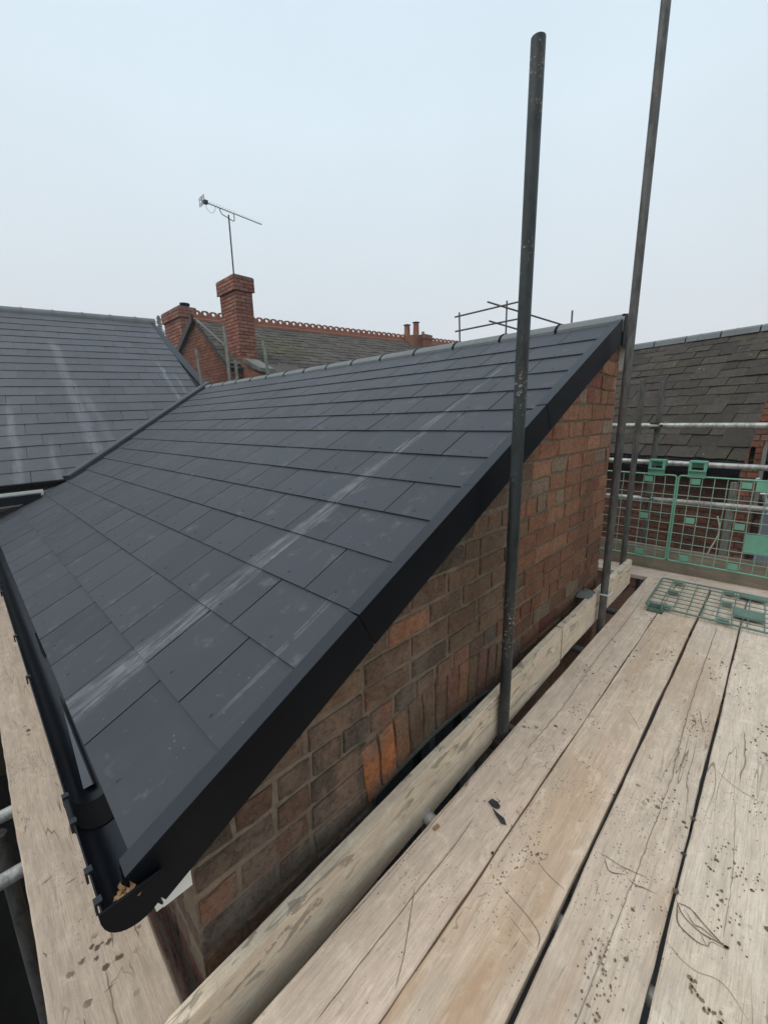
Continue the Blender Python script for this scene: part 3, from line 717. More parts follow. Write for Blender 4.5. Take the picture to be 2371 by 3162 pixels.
# brick chimneys, every brick its own piece
chb = {}
def chimney(x0, x1, y0, y1, z0, zc, zt, CHs, parent, pot=None, name='chimney', lean_=0.):
    cb = MB(); cb.box(x0 + .055, x1 - .055, y0 + .055, y1 - .055, z0, zt - .01)
    cap = MB(); cap.box(x0 + .01, x1 - .01, y0 + .01, y1 - .01, zc, zt - .012)
    o = cb.build(name, M['mortar_red'], parent)
    cap.build('chimney_cap', M['mortar_red'], o)
    def face(P, d, W, nrm, z, ins, off):
        a = off
        segs = []
        while a < W - .01:
            L = .215 if not (a == off and off < 0) else .215
            s0 = max(a, 0); s1 = min(a + L, W); 
            if s1 - s0 > .03: segs.append((s0, s1))
            a += .225
        for s0, s1 in segs:
            L = round(s1 - s0, 2); key = (L, CHs, R.randrange(3))
            if key not in chb:
                b = MB(); h = CHs / 2 - .0045; r = random.Random(key[2]); 
                A = [(-L / 2, -h), (L / 2, -h), (L / 2, h), (-L / 2, h)]
                b.add([(.0, y, zz) for y, zz in A] + [(.011 + r.uniform(-.002, .003), y * .97, zz * .92) for y, zz in A], [(4, 5, 6, 7)] + [(i, (i + 1) % 4, (i + 1) % 4 + 4, i + 4) for i in range(4)])
                chb[key] = b.mesh('brick', M['brick'])
            c = P + d * ((s0 + s1) / 2) + Vector((0, 0, z))
            mx_ = Matrix((nrm, d, Vector((0, 0, 1)))).transposed().to_4x4()
            q = link('brick', chb[key], o, Matrix.Translation(c + nrm * .001) @ mx_)
            cc = R.choice([(.34, .13, .09), (.38, .16, .11), (.31, .115, .08), (.40, .18, .13), (.33, .16, .12)])
            f = R.uniform(.88, 1.1); q.color = (cc[0] * f, cc[1] * f, cc[2] * f, 1)
    z = zt - CHs / 2; kk = 0
    while z > z0 + CHs / 2:
        ins = 0.01 if z > zc else .055
        off = -.11 if kk % 2 else 0
        face(Vector((x0 + ins, y0 + ins, 0)), Vector((1, 0, 0)), (x1 - x0) - 2 * ins, Vector((0, -1, 0)), z, ins, off)
        face(Vector((x1 - ins, y0 + ins, 0)), Vector((0, 1, 0)), (y1 - y0) - 2 * ins, Vector((1, 0, 0)), z, ins, off)
        z -= CHs; kk += 1
    MB().prism([(x0 + .02, y0 + .02, zt - .012), (x1 - .02, y0 + .02, zt - .012), (x1 - .02, y1 - .02, zt - .012), (x0 + .02, y1 - .02, zt - .012)], (0, 0, .03)).build('flaunching', M['coping'], o)
    return o
ch2 = chimney(-10.10, -9.22, 4.865, 5.37, .3, 2.905, 3.19, .0765, vh)
MB().tube([(-9.92, 5.2, 3.15), (-9.92, 5.2, 3.235)], .10, 12).build('chimney_pot', M['union'], vh)
ch1 = chimney(-14.45, -13.02, 5.10, 5.62, 1.0, 3.02, 3.305, .095, vh)
pt = MB(); pt.tube([(-13.35, 5.42, 3.29), (-13.35, 5.42, 3.42)], .115, 12); pt.tube([(-13.35, 5.42, 3.42), (-13.35, 5.42, 3.47)], .14, 12); pt.build('chimney_pot', M['union'], vh)
# low slab roof and brick cheek at the foot of the tall chimney
MB().prism([(-8.98, 4.80, 1.34), (-8.15, 5.05, .93), (-7.9, 6.2, .92), (-8.98, 6.2, 1.34)], (0, 0, -.06)).build('porch_roof', M['old_slate_v'], vh)
MB().prism([(-9.12, 4.86, 1.43), (-8.98, 4.84, 1.40), (-8.42, 4.88, 1.16), (-8.42, 4.88, 1.08), (-9.12, 4.86, 1.30)], (0, .35, .0)).build('porch_coping', M['coping'], vh)
MB().prism([(-9.12, 4.84, 1.32), (-8.05, 5.0, .82), (-8.05, 5.0, -3.9), (-9.12, 4.84, -3.9)], (0, .2, 0)).build('porch_wall', M['brick_i'], vh)
# far pots on the ridge
cx_ = RA + RD * 7.52
c3 = MB(); c3.box(cx_.x - .20, cx_.x + .36, cx_.y - .35, cx_.y + .12, 2.45, 2.96); c3.box(cx_.x + .06, cx_.x + .52, cx_.y + .13, cx_.y + .58, 2.4, 3.02); c3.box(cx_.x + .02, cx_.x + .56, cx_.y + .10, cx_.y + .62, 2.86, 2.93)
c3.build('far_chimney', M['brick_i'], vh)
for dx, dy, h in ((-.02, -.22, .36), (.22, .0, .44)):
    p = MB(); p.tube([(cx_.x + dx, cx_.y + dy, 2.9), (cx_.x + dx, cx_.y + dy, 2.96 + h)], [.115, .10], 12); p.build('chimney_pot', M['pot'], vh)
    q = MB(); q.tube([(cx_.x + dx, cx_.y + dy, 2.96 + h + .03), (cx_.x + dx, cx_.y + dy, 2.96 + h + .055)], [.15, .06], 12); q.tube([(cx_.x + dx, cx_.y + dy, 2.96 + h - .02), (cx_.x + dx, cx_.y + dy, 2.96 + h + .04)], .03, 6); q.build('cowl', M['barge'], vh)
q = MB(); q.tube([(cx_.x + .22, cx_.y + .40, 3.0), (cx_.x + .22, cx_.y + .40, 3.17)], .055, 10); q.build('flue_pipe', M['potgrey'], vh)

# TV aerial on the chimney
an = thing('tv_aerial', (-9.24, 4.89, 3.19), 'long thin television aerial on a mast above the tallest brick chimney', 'aerial')
MB().tube([(-9.24, 4.89, 2.95), (-9.24, 4.895, 4.34)], .016, 8).build('mast', M['barge'], an)
MB().tube([(-9.24, 4.33, 4.428), (-9.24, 5.68, 4.378)], .009, 6).build('boom', M['aerial'], an)
for i in range(19):
    y = 4.50 + i * .064
    z = 4.428 - (y - 4.33) * .037
    MB().tube([(-9.24 - .055 - .03 * (i < 9), y, z + .012), (-9.24 + .055 + .03 * (i < 9), y, z + .012)], .0035, 5).build('element', M['aerial'], an)
rf = MB()
for s in (1, -1):
    for k in range(4): rf.tube([(-9.24 - .11, 4.32 + .02, 4.43 + s * (.02 + .02 * k)), (-9.24 + .11, 4.32 + .02 , 4.43 + s * (.02 + .02 * k))], .004, 5)
    for xx in (-.11, .11, 0): rf.tube([(-9.24 + xx, 4.34, 4.43), (-9.24 + xx, 4.33, 4.43 + s * .08)], .005, 5)
rf.build('reflector', M['aerial'], an)
MB().box(-9.28, -9.20, 4.37, 4.45, 4.40, 4.46).build('junction_box', M['barge'], an)
MB().tube([(-9.24, 4.71, 4.415), (-9.24, 4.71, 4.36), (-9.24, 4.75, 4.31), (-9.24, 4.90, 4.27), (-9.24, 5.0, 4.25), (-9.24, 5.02, 4.27), (-9.24, 5.02, 4.40)], .010, 6).build('bracket', M['aerial'], an)
MB().tube([(-9.24, 4.40, 4.40), (-9.24, 4.43, 4.31), (-9.24, 4.50, 4.26), (-9.24, 4.56, 4.28), (-9.24, 4.61, 4.36), (-9.24, 4.62, 4.41)], .004, 5).build('cable', M['aerial'], an)

# misty conifer far behind the left roof
tr = thing('conifer_tree', (-68.4, 23.8, -3.9), 'faint grey conifer top showing beside the left roof ridge in the mist', 'tree')
MB().tube([(-68.4, 23.8, -3.9), (-68.4, 23.8, 14.5)], [.4, .05], 8).build('trunk', M['bark'], tr)
cb = MB()
for i in range(1900):
    h = R.random() ** .8; z = .9 + 14.5 * h; rad = 3.2 * (1 - h) + .15; a = R.uniform(0, 6.283); q = rad * math.sqrt(R.random()) * (.75 + .35 * math.sin(a * 5 + z * 2))
    p = Vector((-68.4 + q * math.cos(a), 23.8 + q * math.sin(a), z - q * .2)); s = R.uniform(.12, .35); d1 = Vector((R.uniform(-1, 1), R.uniform(-1, 1), R.uniform(-.6, .2))).normalized() * s; d2 = Vector((R.uniform(-1, 1), R.uniform(-1, 1), R.uniform(-1, 1))).normalized() * s * .4
    cb.add([p - d1, p + d2, p + d1, p - d2], [(0, 1, 2, 3)])
cb.build('crown', M['foliage'], tr)

# ---------------------------------------------------------------- slate-roofed house beyond the guard rails
rh = thing('old_slate_house', (-.8, 9.5, -3.9), 'low old house at the right whose weathered brown slate roof stands behind the guard rails', 'building')
R0 = Vector((-2.129, 8.586, 1.12)); RDd = Vector((.974, -.228, 0)).normalized(); bb = Vector((-.228, -.974, 0)).normalized()
rdn = (bb * math.cos(D2R(40)) + Vector((0, 0, -math.sin(D2R(40))))).normalized(); rn = RDd.cross(rdn); rn = rn if rn.z > 0 else -rn
def RQ(a, b, h=0.): return R0 + RDd * a + rdn * b + rn * h
rroof = MB().prism([RQ(-3, 0), RQ(3.6, 0), RQ(3.6, 2.6), RQ(-3, 2.6)], -rn * .08).build('roof', M['underlay'], rh)
MB().prism([RQ(-3, 0), RQ(3.6, 0), RQ(3.6, 0) - bb * 2 + Vector((0, 0, -1.6)), RQ(-3, 0) - bb * 2 + Vector((0, 0, -1.6))], (0, 0, -.06)).build('rear_slope', M['underlay'], rh)
ROTR = Matrix((RDd, -rdn, rn)).transposed().to_4x4(); osm = []
for v in range(5):
    b = MB(); r = random.Random(v); n = 5; L = .315; low = [(-L / 2 + .003 + (L - .006) * i / n, r.uniform(-.009, .009)) for i in range(n + 1)]
    pts = low + [(L / 2 - .003, .34), (-L / 2 + .003, .34)]
    vs3 = [(x, y, -.005) for x, y in pts] + [(x + r.uniform(-.001, .001), y, .005) for x, y in pts]; k = len(pts)
    b.add(vs3, [tuple(range(k))[::-1], tuple(range(k, 2 * k))] + [(i, (i + 1) % k, (i + 1) % k + k, i + k) for i in range(k)])
    osm.append(b.mesh('slate', M['old_slate']))
rrow = [.20, .335, .50, .685, .855, 1.03, 1.21, 1.385, 1.60, 1.775, 1.97, 2.17, 2.375, 2.585]
cnt = 0; oth = MB()
for i, b in enumerate(rrow):
    a = -.55 - (.158 if i % 2 else 0)
    while a < 3.3:
        Mx = Matrix.Translation(RQ(a + .16, b, .026 + R.uniform(-.005, .009))) @ ROTR @ Matrix.Rotation(-.055 + R.uniform(-.018, .018), 4, 'X') @ Matrix.Rotation(R.uniform(-.03, .03), 4, 'Z')
        link('slate', osm[R.randrange(5)], rroof, Mx); a += .318
ra = [-2.9 + .46 * i for i in range(14)]
for i, a in enumerate(ra): ridge_seg(RQ(a + .004, -.02, .0), RQ(a + .445, -.02, .0), .085, 'ridge_tile', 'ridge_tile', rh, 4)
for a in (.94, 1.4): ridge_seg(RQ(a - .01, -.02, .0), RQ(a + .02, -.02, .0), .088, 'coping', 'ridge_pointing', rh, 4)
ev = RQ(-3, 2.55, -.05); ew = RQ(3.3, 2.55, -.05)
MB().prism([ev, ew, ew + Vector((0, 0, -.13)), ev + Vector((0, 0, -.13))], bb * .10).build('gutter', M['black_gutter'], rh)
wl = MB(); wa = ev - bb * .12; wb = RQ(2.45, 2.55, -.05) - bb * .12
rw = MB().prism([Vector((wa.x, wa.y, -.6)), Vector((wb.x, wb.y, -.6)), Vector((wb.x, wb.y, -3.9)), Vector((wa.x, wa.y, -3.9))], -bb * .2).build('wall', M['mortar_red'], rh)
bl = MB(); WW = (wb - wa).length; ROTW = Matrix((RDd, -bb, Vector((0, 0, 1)))).transposed().to_4x4()
for k in range(24):
    z = -2.45 + k * .078; a = 1.6 + (.115 if k % 2 else 0)
    while a < WW - .1:
        bl.box(.006, .219, -.012 + R.uniform(-.003, .003), .02, .005, .07, Matrix.Translation(Vector((wa.x, wa.y, z)) + RDd * a) @ ROTW); a += .23
stuff(bl.build('bricks', M['brick_d'], rw))

# brick pier with arched slot
bp = thing('brick_pier', (-.3, 7.0, -3.9), 'red brick pier with a narrow arched slot at the right edge', 'wall')
pr_ = MB()
PS = .87
def pp(pts): pr_.prism([(x * PS, 6.95 * PS, z * PS if z > -3 else z) for x, z in pts], (0, .2, 0))
pp([(-.39, -3.9), (-.39, -.75), (-.362, -.66), (-.325, -.38), (-.325, -3.9)])
pp([(-.325, -3.9), (-.325, -.70), (-.278, -.70), (-.278, -3.9)])
pp([(-.325, -.44), (-.325, -.38), (-.25, .17), (-.278, -.40), (-.278, -.44), (-.29, -.415), (-.312, -.415)])
pp([(-.278, -3.9), (-.278, -.40), (-.25, .17), (-.10, .9), (.6, 1.8), (.6, .7), (-.09, -.15), (-.17, -.5), (-.2, -.75), (-.2, -3.9)])
pw = pr_.build('wall', M['mortar_red'], bp)
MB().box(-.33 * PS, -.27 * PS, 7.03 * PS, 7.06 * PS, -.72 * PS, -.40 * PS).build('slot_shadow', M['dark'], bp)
pb = MB()
for k in range(34):
    z = -1.9 + k * .078
    xl = -.388 if z < -.75 else (-.362 + (z + .66) * .135 if z < .17 else -.25 + (z - .17) * .2); xr = -.202 if z < -.8 else (-.17 + (z + .5) * .23)
    for (a, b) in ((xl, -.327), (-.276, xr)) if -.70 < z < -.42 else ((xl, (xl + xr) / 2 + (.03 if k % 2 else -.03)), ((xl + xr) / 2 + (.03 if k % 2 else -.03) + .008, xr)):
        if b - a > .012: pb.box((a + .003) * PS, (b - .003) * PS, 6.938 * PS, 6.955 * PS, (z + .004) * PS, (z + .07) * PS)
stuff(pb.build('bricks', M['brick_i'], pw))
MB().prism([(x * PS, 6.86 * PS, z * PS) for x, z in ((-.205, -1.2), (-.205, -.42), (-.185, -.34), (-.165, -.42), (-.165, -1.2))], (0, .05, 0)).build('stone_mullion', M['coping'], bp)
ph = MB().box(-.17, 3.2, 8.0, 8.2, -3.9, -.25).build('rendered_house', M['pale_wall']); tag(ph, 'pale blue grey rendered wall glimpsed at the right edge behind the brick pier', 'building')
ps = MB().tube([(-.352, 5.7, -3.9), (-.348, 5.7, -.72)], .033, 10).build('timber_post', M['tube_wood']); tag(ps, 'pale upright post behind the green mesh, in front of the dark brick wall', 'post')
ld = thing('ladder', (-.02, 5.6, -3.9), 'aluminium ladder leaning behind the green mesh at the right edge', 'ladder')
LA, LB = Vector((-.165, 5.5, -.70)), Vector((.30, 5.9, -1.9))
for off in (0, .32):
    MB().tube([LA + Vector((off, 0, .06)), LB + Vector((off, 0, 0))], .018, 8).build('stile', M['alu'], ld)
for k in range(6):
    p = LA.lerp(LB, .08 + k * .17); MB().tube([p, p + Vector((.32, 0, .02))], .012, 8).build('rung', M['alu'], ld)

# ---------------------------------------------------------------- scaffold boards
def board(name, cx, cy, ztop, L, W, along, mat, label, group=None, th=.038, upright=False, wob=.0025, rz_=0., tilt_=0., cat='board'):
    b = MB(); n = max(8, int(L / .06)); prof = 8; rings = []
    r = random.Random(int(abs(cx * 977 + cy * 131) * 10) + len(label))
    o1 = [r.uniform(0, 50) for _ in range(4)]
    for i in range(n + 1):
        x = -L / 2 + L * i / n
        wl_ = mnoise.noise(Vector((x * 3, o1[0], 0))) * wob * 1.6 + mnoise.noise(Vector((x * 22, o1[0], 3))) * wob * .7; wr_ = mnoise.noise(Vector((x * 3, o1[1], 0))) * wob * 1.6 + mnoise.noise(Vector((x * 22, o1[1], 3))) * wob * .7
        c = (.0012 if upright else .003) + abs(mnoise.noise(Vector((x * 8, o1[2], 0)))) * (.0025 if upright else .004)
        y0, y1 = -W / 2 + wl_, W / 2 + wr_; z0, z1 = -th, mnoise.noise(Vector((x * 1.3, o1[3], 0))) * .001
        rings.append([(x, y0 + c, z1), (x, y1 - c, z1), (x, y1, z1 - c), (x, y1, z0 + c), (x, y1 - c, z0), (x, y0 + c, z0), (x, y0, z0 + c), (x, y0, z1 - c)])
    vs4 = [p for q in rings for p in q]; fs = []
    for i in range(n):
        for k in range(8): fs.append((i * 8 + k, (i + 1) * 8 + k, (i + 1) * 8 + (k + 1) % 8, i * 8 + (k + 1) % 8))
    fs += [tuple(range(8)), tuple(range(n * 8, n * 8 + 8))[::-1]]
    o = b.add(vs4, fs).build(name, mat)
    Mx = Matrix.Translation((cx, cy, ztop))
    if along == 'y': Mx = Mx @ Matrix.Rotation(math.pi / 2, 4, 'Z')
    Mx = Mx @ Matrix.Rotation(rz_, 4, 'Z') @ Matrix.Rotation(tilt_, 4, 'Y')
    if upright: Mx = Mx @ Matrix.Rotation(math.pi / 2, 4, 'X')
    o.matrix_world = Mx
    o.color = (1.05, 1.02, 1.0, 0); tag(o, label, cat, group); return o
ZD = -1.43
GB = 'scaffold boards of the walkway'
yA, yB = -.7, 4.155
BT = {}
for x0, x1, lab, zz in ((-.742, -.520, 'innermost walkway board, beside the poles and the brick wall, with splinters along its edge', 0), (-.515, -.296, 'second walkway board from the wall, with a broad brown stain near the camera', .001), (-.283, -.062, 'third walkway board from the wall, its middle split along the grain', -.001), (-.052, .160, 'fourth walkway board from the wall, spattered with mud and scratches', .0), (.172, .392, 'fifth walkway board from the wall, its edge only just in the bottom right corner', -.002)):
    board('scaffold_board', (x0 + x1) / 2, (yA + yB) / 2, ZD + zz, yB - yA, x1 - x0, 'y', M['board'], lab, GB).color = {-.742: (1.12, 1.07, 1.06, .1), -.515: (1.08, 1.04, 1.0, 1.), -.283: (1.0, .99, .99, .8), -.052: (1.10, 1.12, 1.14, .15)}.get(x0, (1.05, 1.05, 1.05, .2))
board('scaffold_board', -.1, 4.285, ZD + .001, 2.5, .235, 'x', M['board_far'], 'board laid crossways at the far end of the walkway, below the green mesh', GB, rz_=.035)
board('scaffold_board', -.1, 4.53, ZD - .001, 2.5, .22, 'x', M['board_far'], 'crossways board hidden under the foot of the green mesh at the far end', GB, rz_=.035)
# inner edge boards standing upright between wall and walkway
b1 = board('edge_board', -.80, .80, -1.409, 3.0, .235, 'y', M['board_edge'], 'long upright edge board with wet streaks, nearest the camera, between wall and walkway', 'upright edge boards', upright=True, tilt_=-.052, wob=.003)
b2 = board('edge_board', -.80, 3.05, -1.305, 1.47, .215, 'y', M['board_edge'], 'shorter upright edge board beyond the nearer pole, ending by the base plate', 'upright edge boards', upright=True, tilt_=-.022, wob=.004)
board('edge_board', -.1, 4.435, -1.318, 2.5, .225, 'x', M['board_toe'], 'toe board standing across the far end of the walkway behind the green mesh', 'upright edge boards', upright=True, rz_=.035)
# left lower lift
board('scaffold_board', -3.4, .038, ZD, 5.18, .245, 'x', M['board'], 'single scaffold board running below the gutter at the left', GB).color = (.86, .84, .84, 0)
bk = board('timber_block', -.93, 4.06, -1.47, .16, .11, 'y', M['timber_dark'], 'dark timber packing block under the short pole by the corner', None, th=.10, cat='timber')

# dried mud flecks, splits and gouges, joined per board
BX = [(-.742, -.520), (-.515, -.296), (-.283, -.062), (-.052, .160)]
def on_board(x, m=.003): 
    for i, (a, b) in enumerate(BX):
        if a + m < x < b - m: return i
    return None
M['mud'] = m_plain('dried_mud', (.175, .125, .085), .9, 0, .2, .4, 120, .4); M['mud_pale'] = m_plain('damp_wood_mark', (.20, .155, .105), .85, 0, .2, .4, 120, .3)
M['crack'] = m_plain('wood_split', (.045, .030, .022), .95, 0, .1); M['groove'] = m_plain('shallow_wood_groove', (.27, .21, .155), .9, 0, .2, .3, 90, .2)
mudb = {}; rm = random.Random(21)
boards_ = [o for o in C.objects if o.name.startswith('scaffold_board')][:4]
def fleck(x, y, rr, kind, el=1.):
    i = on_board(x, rr)
    if i is None: return
    b = mudb.setdefault((i, kind), MB()); n = 7; a0 = rm.uniform(0, 6)
    pts = []
    for k in range(n):
        a = a0 + 2 * math.pi * k / n; q = rr * rm.uniform(.55, 1.15); pts.append((x + q * math.cos(a), y + q * el * math.sin(a), ZD + .0012))
    b.prism(pts, (0, 0, .0014))
def ribbon(pts, wd, kind, jit=.002, i=None):
    P = []
    V_ = [Vector(p) for p in pts]; V_ = [V_[0] * 2 - V_[1]] + V_ + [V_[-1] * 2 - V_[-2]]
    for a0, a1, a2, a3 in zip(V_, V_[1:], V_[2:], V_[3:]):
        nseg = max(3, int((a2 - a1).length / .008))
        for k in range(nseg):
            u = k / nseg
            P.append(.5 * (2 * a1 + (a2 - a0) * u + (2 * a0 - 5 * a1 + 4 * a2 - a3) * u * u + (3 * a1 - a0 - 3 * a2 + a3) * u ** 3))
    P.append(Vector(pts[-1])); off = rm.uniform(0, 90)
    P = [p + Vector((mnoise.noise(Vector((k * .22, off, 0))), mnoise.noise(Vector((k * .22, off, 5))))) * jit for k, p in enumerate(P)]
    i = on_board(P[len(P) // 2].x, 0) if i is None else i
    if i is None: return
    b = mudb.setdefault((i, kind), MB()); vs = []; z = ZD + .0022
    for k, p in enumerate(P):
        d = (P[min(k + 1, len(P) - 1)] - P[max(k - 1, 0)]).normalized(); nrm = Vector((-d.y, d.x)); w = wd * (.55 + .5 * abs(mnoise.noise(Vector((k * .5, off, 9))))) * min(1, (k + 1) / 4, (len(P) - k) / 4) / 2
        vs += [(p.x + nrm.x * w, p.y + nrm.y * w, z), (p.x - nrm.x * w, p.y - nrm.y * w, z)]
    b.add(vs, [(2 * k, 2 * k + 1, 2 * k + 3, 2 * k + 2) for k in range(len(P) - 1)])
CL = [(-.141, 2.774, 34, .05, .12), (-.13, 2.2, 18, .03, .06), (-.156, 1.621, 16, .014, .03), (-.435, 1.128, 22, .02, .03), (-.465, .97, 14, .016, .02), (-.40, 1.13, 10, .012, .02), (-.175, .968, 26, .025, .035), (-.15, .93, 24, .02, .03), (-.17, 1.02, 14, .02, .04), (-.16, .85, 18, .02, .03),
      (.035, 1.526, 22, .02, .05), (.09, 1.476, 26, .03, .04), (.03, 1.40, 22, .02, .06), (.107, 1.867, 26, .025, .07), (.10, 2.247, 18, .03, .08), (.06, 1.30, 20, .03, .05), (-.485, 1.896, 16, .03, .04), (-.574, 1.937, 14, .015, .03), (-.60, 1.2, 8, .03, .04), (-.46, 1.061, 10, .012, .02), (-.12, 1.65, 12, .02, .03), (-.15, 1.9, 14, .03, .06), (-.62, 2.3, 18, .04, .10), (-.40, 1.60, 12, .03, .04), (.0, 2.6, 14, .04, .15)]
for cx, cy, n, sx, sy in CL:
    for _ in range(n): fleck(cx + rm.gauss(0, sx), cy + rm.gauss(0, sy), rm.choice([.0014, .002, .0026, .0034]) * rm.uniform(.7, 1.2) * (1 + .35 * (cy > 2)), 'mud' if rm.random() < .7 else 'mud_pale', 1.25)
for _ in range(200): fleck(rm.uniform(-.74, .16), rm.uniform(.4, 3.4), rm.uniform(.0008, .0021), 'mud', 1.3)
for cx, cy in ((.012, 1.09), (.03, 1.065), (.05, 1.045), (.065, 1.055), (.082, 1.04), (.02, 1.075)):
    for _ in range(4): fleck(cx + rm.gauss(0, .006), cy + rm.gauss(0, .004), rm.uniform(.003, .0065), 'mud_pale', 1.1)
for cx, cy in ((-.138, 1.16), (.045, 1.40), (.095, 1.27), (-.12, 1.02), (.10, 2.35), (.085, 2.36), (.12, 2.33)): fleck(cx, cy, .0055, 'mud', 1.1)
ribbon([(-.634, 1.083), (-.629, .931), (-.632, .759), (-.632, .567), (-.63, .369)], .0022, 'crack')
ribbon([(-.646, .765), (-.567, .629), (-.528, .546)], .0020, 'crack', .0008, 0)
ribbon([(-.659, 3.616), (-.647, 3.034), (-.648, 2.558), (-.63, 1.917), (-.637, 1.525)], .0042, 'groove', .006)
ribbon([(-.733, 1.62), (-.733, 1.2), (-.731, .8), (-.733, .5)], .0016, 'crack', .001)
ribbon([(-.172, 3.4), (-.171, 2.549), (-.16, 2.031), (-.148, 1.785)], .0055, 'groove', .004)
ribbon([(-.148, 1.785), (-.156, 1.361), (-.163, 1.083), (-.173, .804), (-.175, .6)], .0026, 'groove', .003)
ribbon([(-.056, 1.139), (.007, 1.116), (.072, 1.134), (.127, 1.089)], .0022, 'mud_pale', .003, 3)
ribbon([(.045, 1.828), (.064, 1.486), (.061, 1.253)], .0018, 'groove', .003)
ribbon([(-.05, 1.278), (-.027, 1.244), (.013, 1.228), (.071, 1.234)], .0052, 'mud', .003, 3)
ribbon([(.071, 1.234), (.04, 1.244), (-.016, 1.276), (-.046, 1.272)], .0060, 'mud', .003, 3)
ribbon([(-.046, 1.267), (-.036, 1.212), (.01, 1.195), (.034, 1.203)], .0052, 'mud', .003, 3)
ribbon([(-.03, 1.262), (.0, 1.24), (.02, 1.242), (.06, 1.237)], .0045, 'mud_pale', .006, 3)
ribbon([(.01, 1.235), (.03, 1.20), (.04, 1.222), (.075, 1.232)], .0022, 'mud', .006, 3)
for _ in range(5): fleck(.073 + rm.gauss(0, .004), 1.234 + rm.gauss(0, .003), .004, 'mud')
ribbon([(-.268, 1.267), (-.215, 1.271), (-.173, 1.275), (-.128, 1.289)], .0034, 'mud_pale', .004, 2)
ribbon([(-.249, 1.26), (-.222, 1.23), (-.181, 1.249)], .0048, 'mud', .005, 2); ribbon([(-.17, 1.243), (-.15, 1.238), (-.127, 1.249), (-.098, 1.255)], .0052, 'mud', .005, 2)
ribbon([(-.21, 1.252), (-.19, 1.262), (-.175, 1.25)], .0022, 'mud_pale', .005, 2)
ribbon([(-.448, .952), (-.324, .92), (-.30, .873)], .0036, 'mud_pale', .002, 1); ribbon([(-.396, .895), (-.305, .873)], .0022, 'mud_pale', .001, 1)
ribbon([(-.40, 1.10), (-.361, 1.085), (-.30, 1.074)], .0036, 'mud_pale', .002, 1); ribbon([(-.40, 1.10), (-.385, 1.13), (-.392, 1.16)], .0022, 'mud', .004, 1); ribbon([(-.43, 1.085), (-.41, 1.08), (-.395, 1.095)], .0016, 'mud', .004, 1)
ribbon([(-.505, 1.17), (-.49, 1.16), (-.478, 1.15)], .0018, 'mud', .002, 1); ribbon([(-.50, 1.155), (-.486, 1.19), (-.47, 1.195)], .0018, 'mud_pale', .002, 1)
ribbon([(-.385, 2.1), (-.35, 2.05), (-.305, 1.98)], .0040, 'groove', .002, 1)
ribbon([(-.13, 2.33), (-.11, 2.24), (-.09, 2.16)], .0045, 'mud', .006, 2); ribbon([(-.16, 2.28), (-.13, 2.22), (-.14, 2.15)], .0040, 'mud', .006, 2)
ribbon([(-.63, 1.50), (-.61, 1.44), (-.615, 1.38)], .0020, 'mud', .008, 0); ribbon([(-.65, 1.37), (-.625, 1.35), (-.61, 1.38)], .0016, 'mud', .004, 0)
ribbon([(.04, 2.30), (.055, 2.1), (.05, 1.95)], .006, 'groove', .005, 3); ribbon([(-.03, 1.95), (.03, 1.90), (.12, 1.87)], .0025, 'mud_pale', .003, 3)
for k in range(46):
    i = rm.randrange(4); a, b_ = BX[i]; x = rm.uniform(a + .01, b_ - .01); y = rm.uniform(.45, 3.3); L_ = rm.uniform(.015, .05) * (1 + y * .3); ang = rm.choice([rm.gauss(1.57, .12), rm.gauss(.2, .4)])
    ribbon([(x, y), (x + L_ * math.cos(ang) * .5, y + L_ * math.sin(ang))], rm.uniform(.001, .0024), rm.choice(['mud', 'mud_pale', 'groove', 'groove']), .003, i)
def lrib(pts, w_, kind):
    b = mudb.setdefault((4, kind), MB()); P = []
    for p, q in zip(pts, pts[1:]):
        for k in range(6): P.append(Vector(p).lerp(Vector(q), k / 6))
    P.append(Vector(pts[-1])); off = rm.uniform(0, 99); vs = []
    for k, p in enumerate(P):
        d = (P[min(k + 1, len(P) - 1)] - P[max(k - 1, 0)]).normalized(); nr = Vector((-d.y, d.x)); w = w_ * (.6 + .6 * abs(mnoise.noise(Vector((k * .6, off, 2))))) * min(1, (k + 1) / 3, (len(P) - k) / 3) / 2
        p = p + nr * mnoise.noise(Vector((k * .5, off, 7))) * .004
        vs += [(p.x + nr.x * w, p.y + nr.y * w, ZD + .0022), (p.x - nr.x * w, p.y - nr.y * w, ZD + .0022)]
    b.add(vs, [(2 * k, 2 * k + 1, 2 * k + 3, 2 * k + 2) for k in range(len(P) - 1)])
for k in range(34):
    x = -.86 - rm.random() ** 1.4 * 3.2; y = rm.uniform(-.07, .14); L_ = rm.uniform(.01, .06) * (1 + (-x - .8) * .3); a = rm.choice([rm.gauss(0, .15), rm.gauss(1.3, .3)])
    L_ = min(L_, .03) if a > .6 else L_
    lrib([(x, y), (x - L_ * math.cos(a), max(-.08, min(.155, y + L_ * math.sin(a))))], rm.uniform(.0014, .0034), rm.choice(['groove', 'groove', 'mud_pale', 'mud']))
lrib([(-.86, .02), (-1.0, .035), (-1.12, .04)], .003, 'groove'); lrib([(-.95, -.03), (-1.05, -.02)], .003, 'crack'); lrib([(-.87, -.04), (-1.02, -.035)], .002, 'groove')
boards_.append([o for o in C.objects if o.get('label', '').startswith('single scaffold board running')][0])
MN = {'mud': 'mud_flecks', 'mud_pale': 'damp_marks', 'crack': 'split', 'groove': 'groove'}
for (i, kind), b in mudb.items():
    o = b.build(MN[kind], M[kind]); o.parent = boards_[i]; o.matrix_parent_inverse = boards_[i].matrix_world.inverted(); stuff(o)

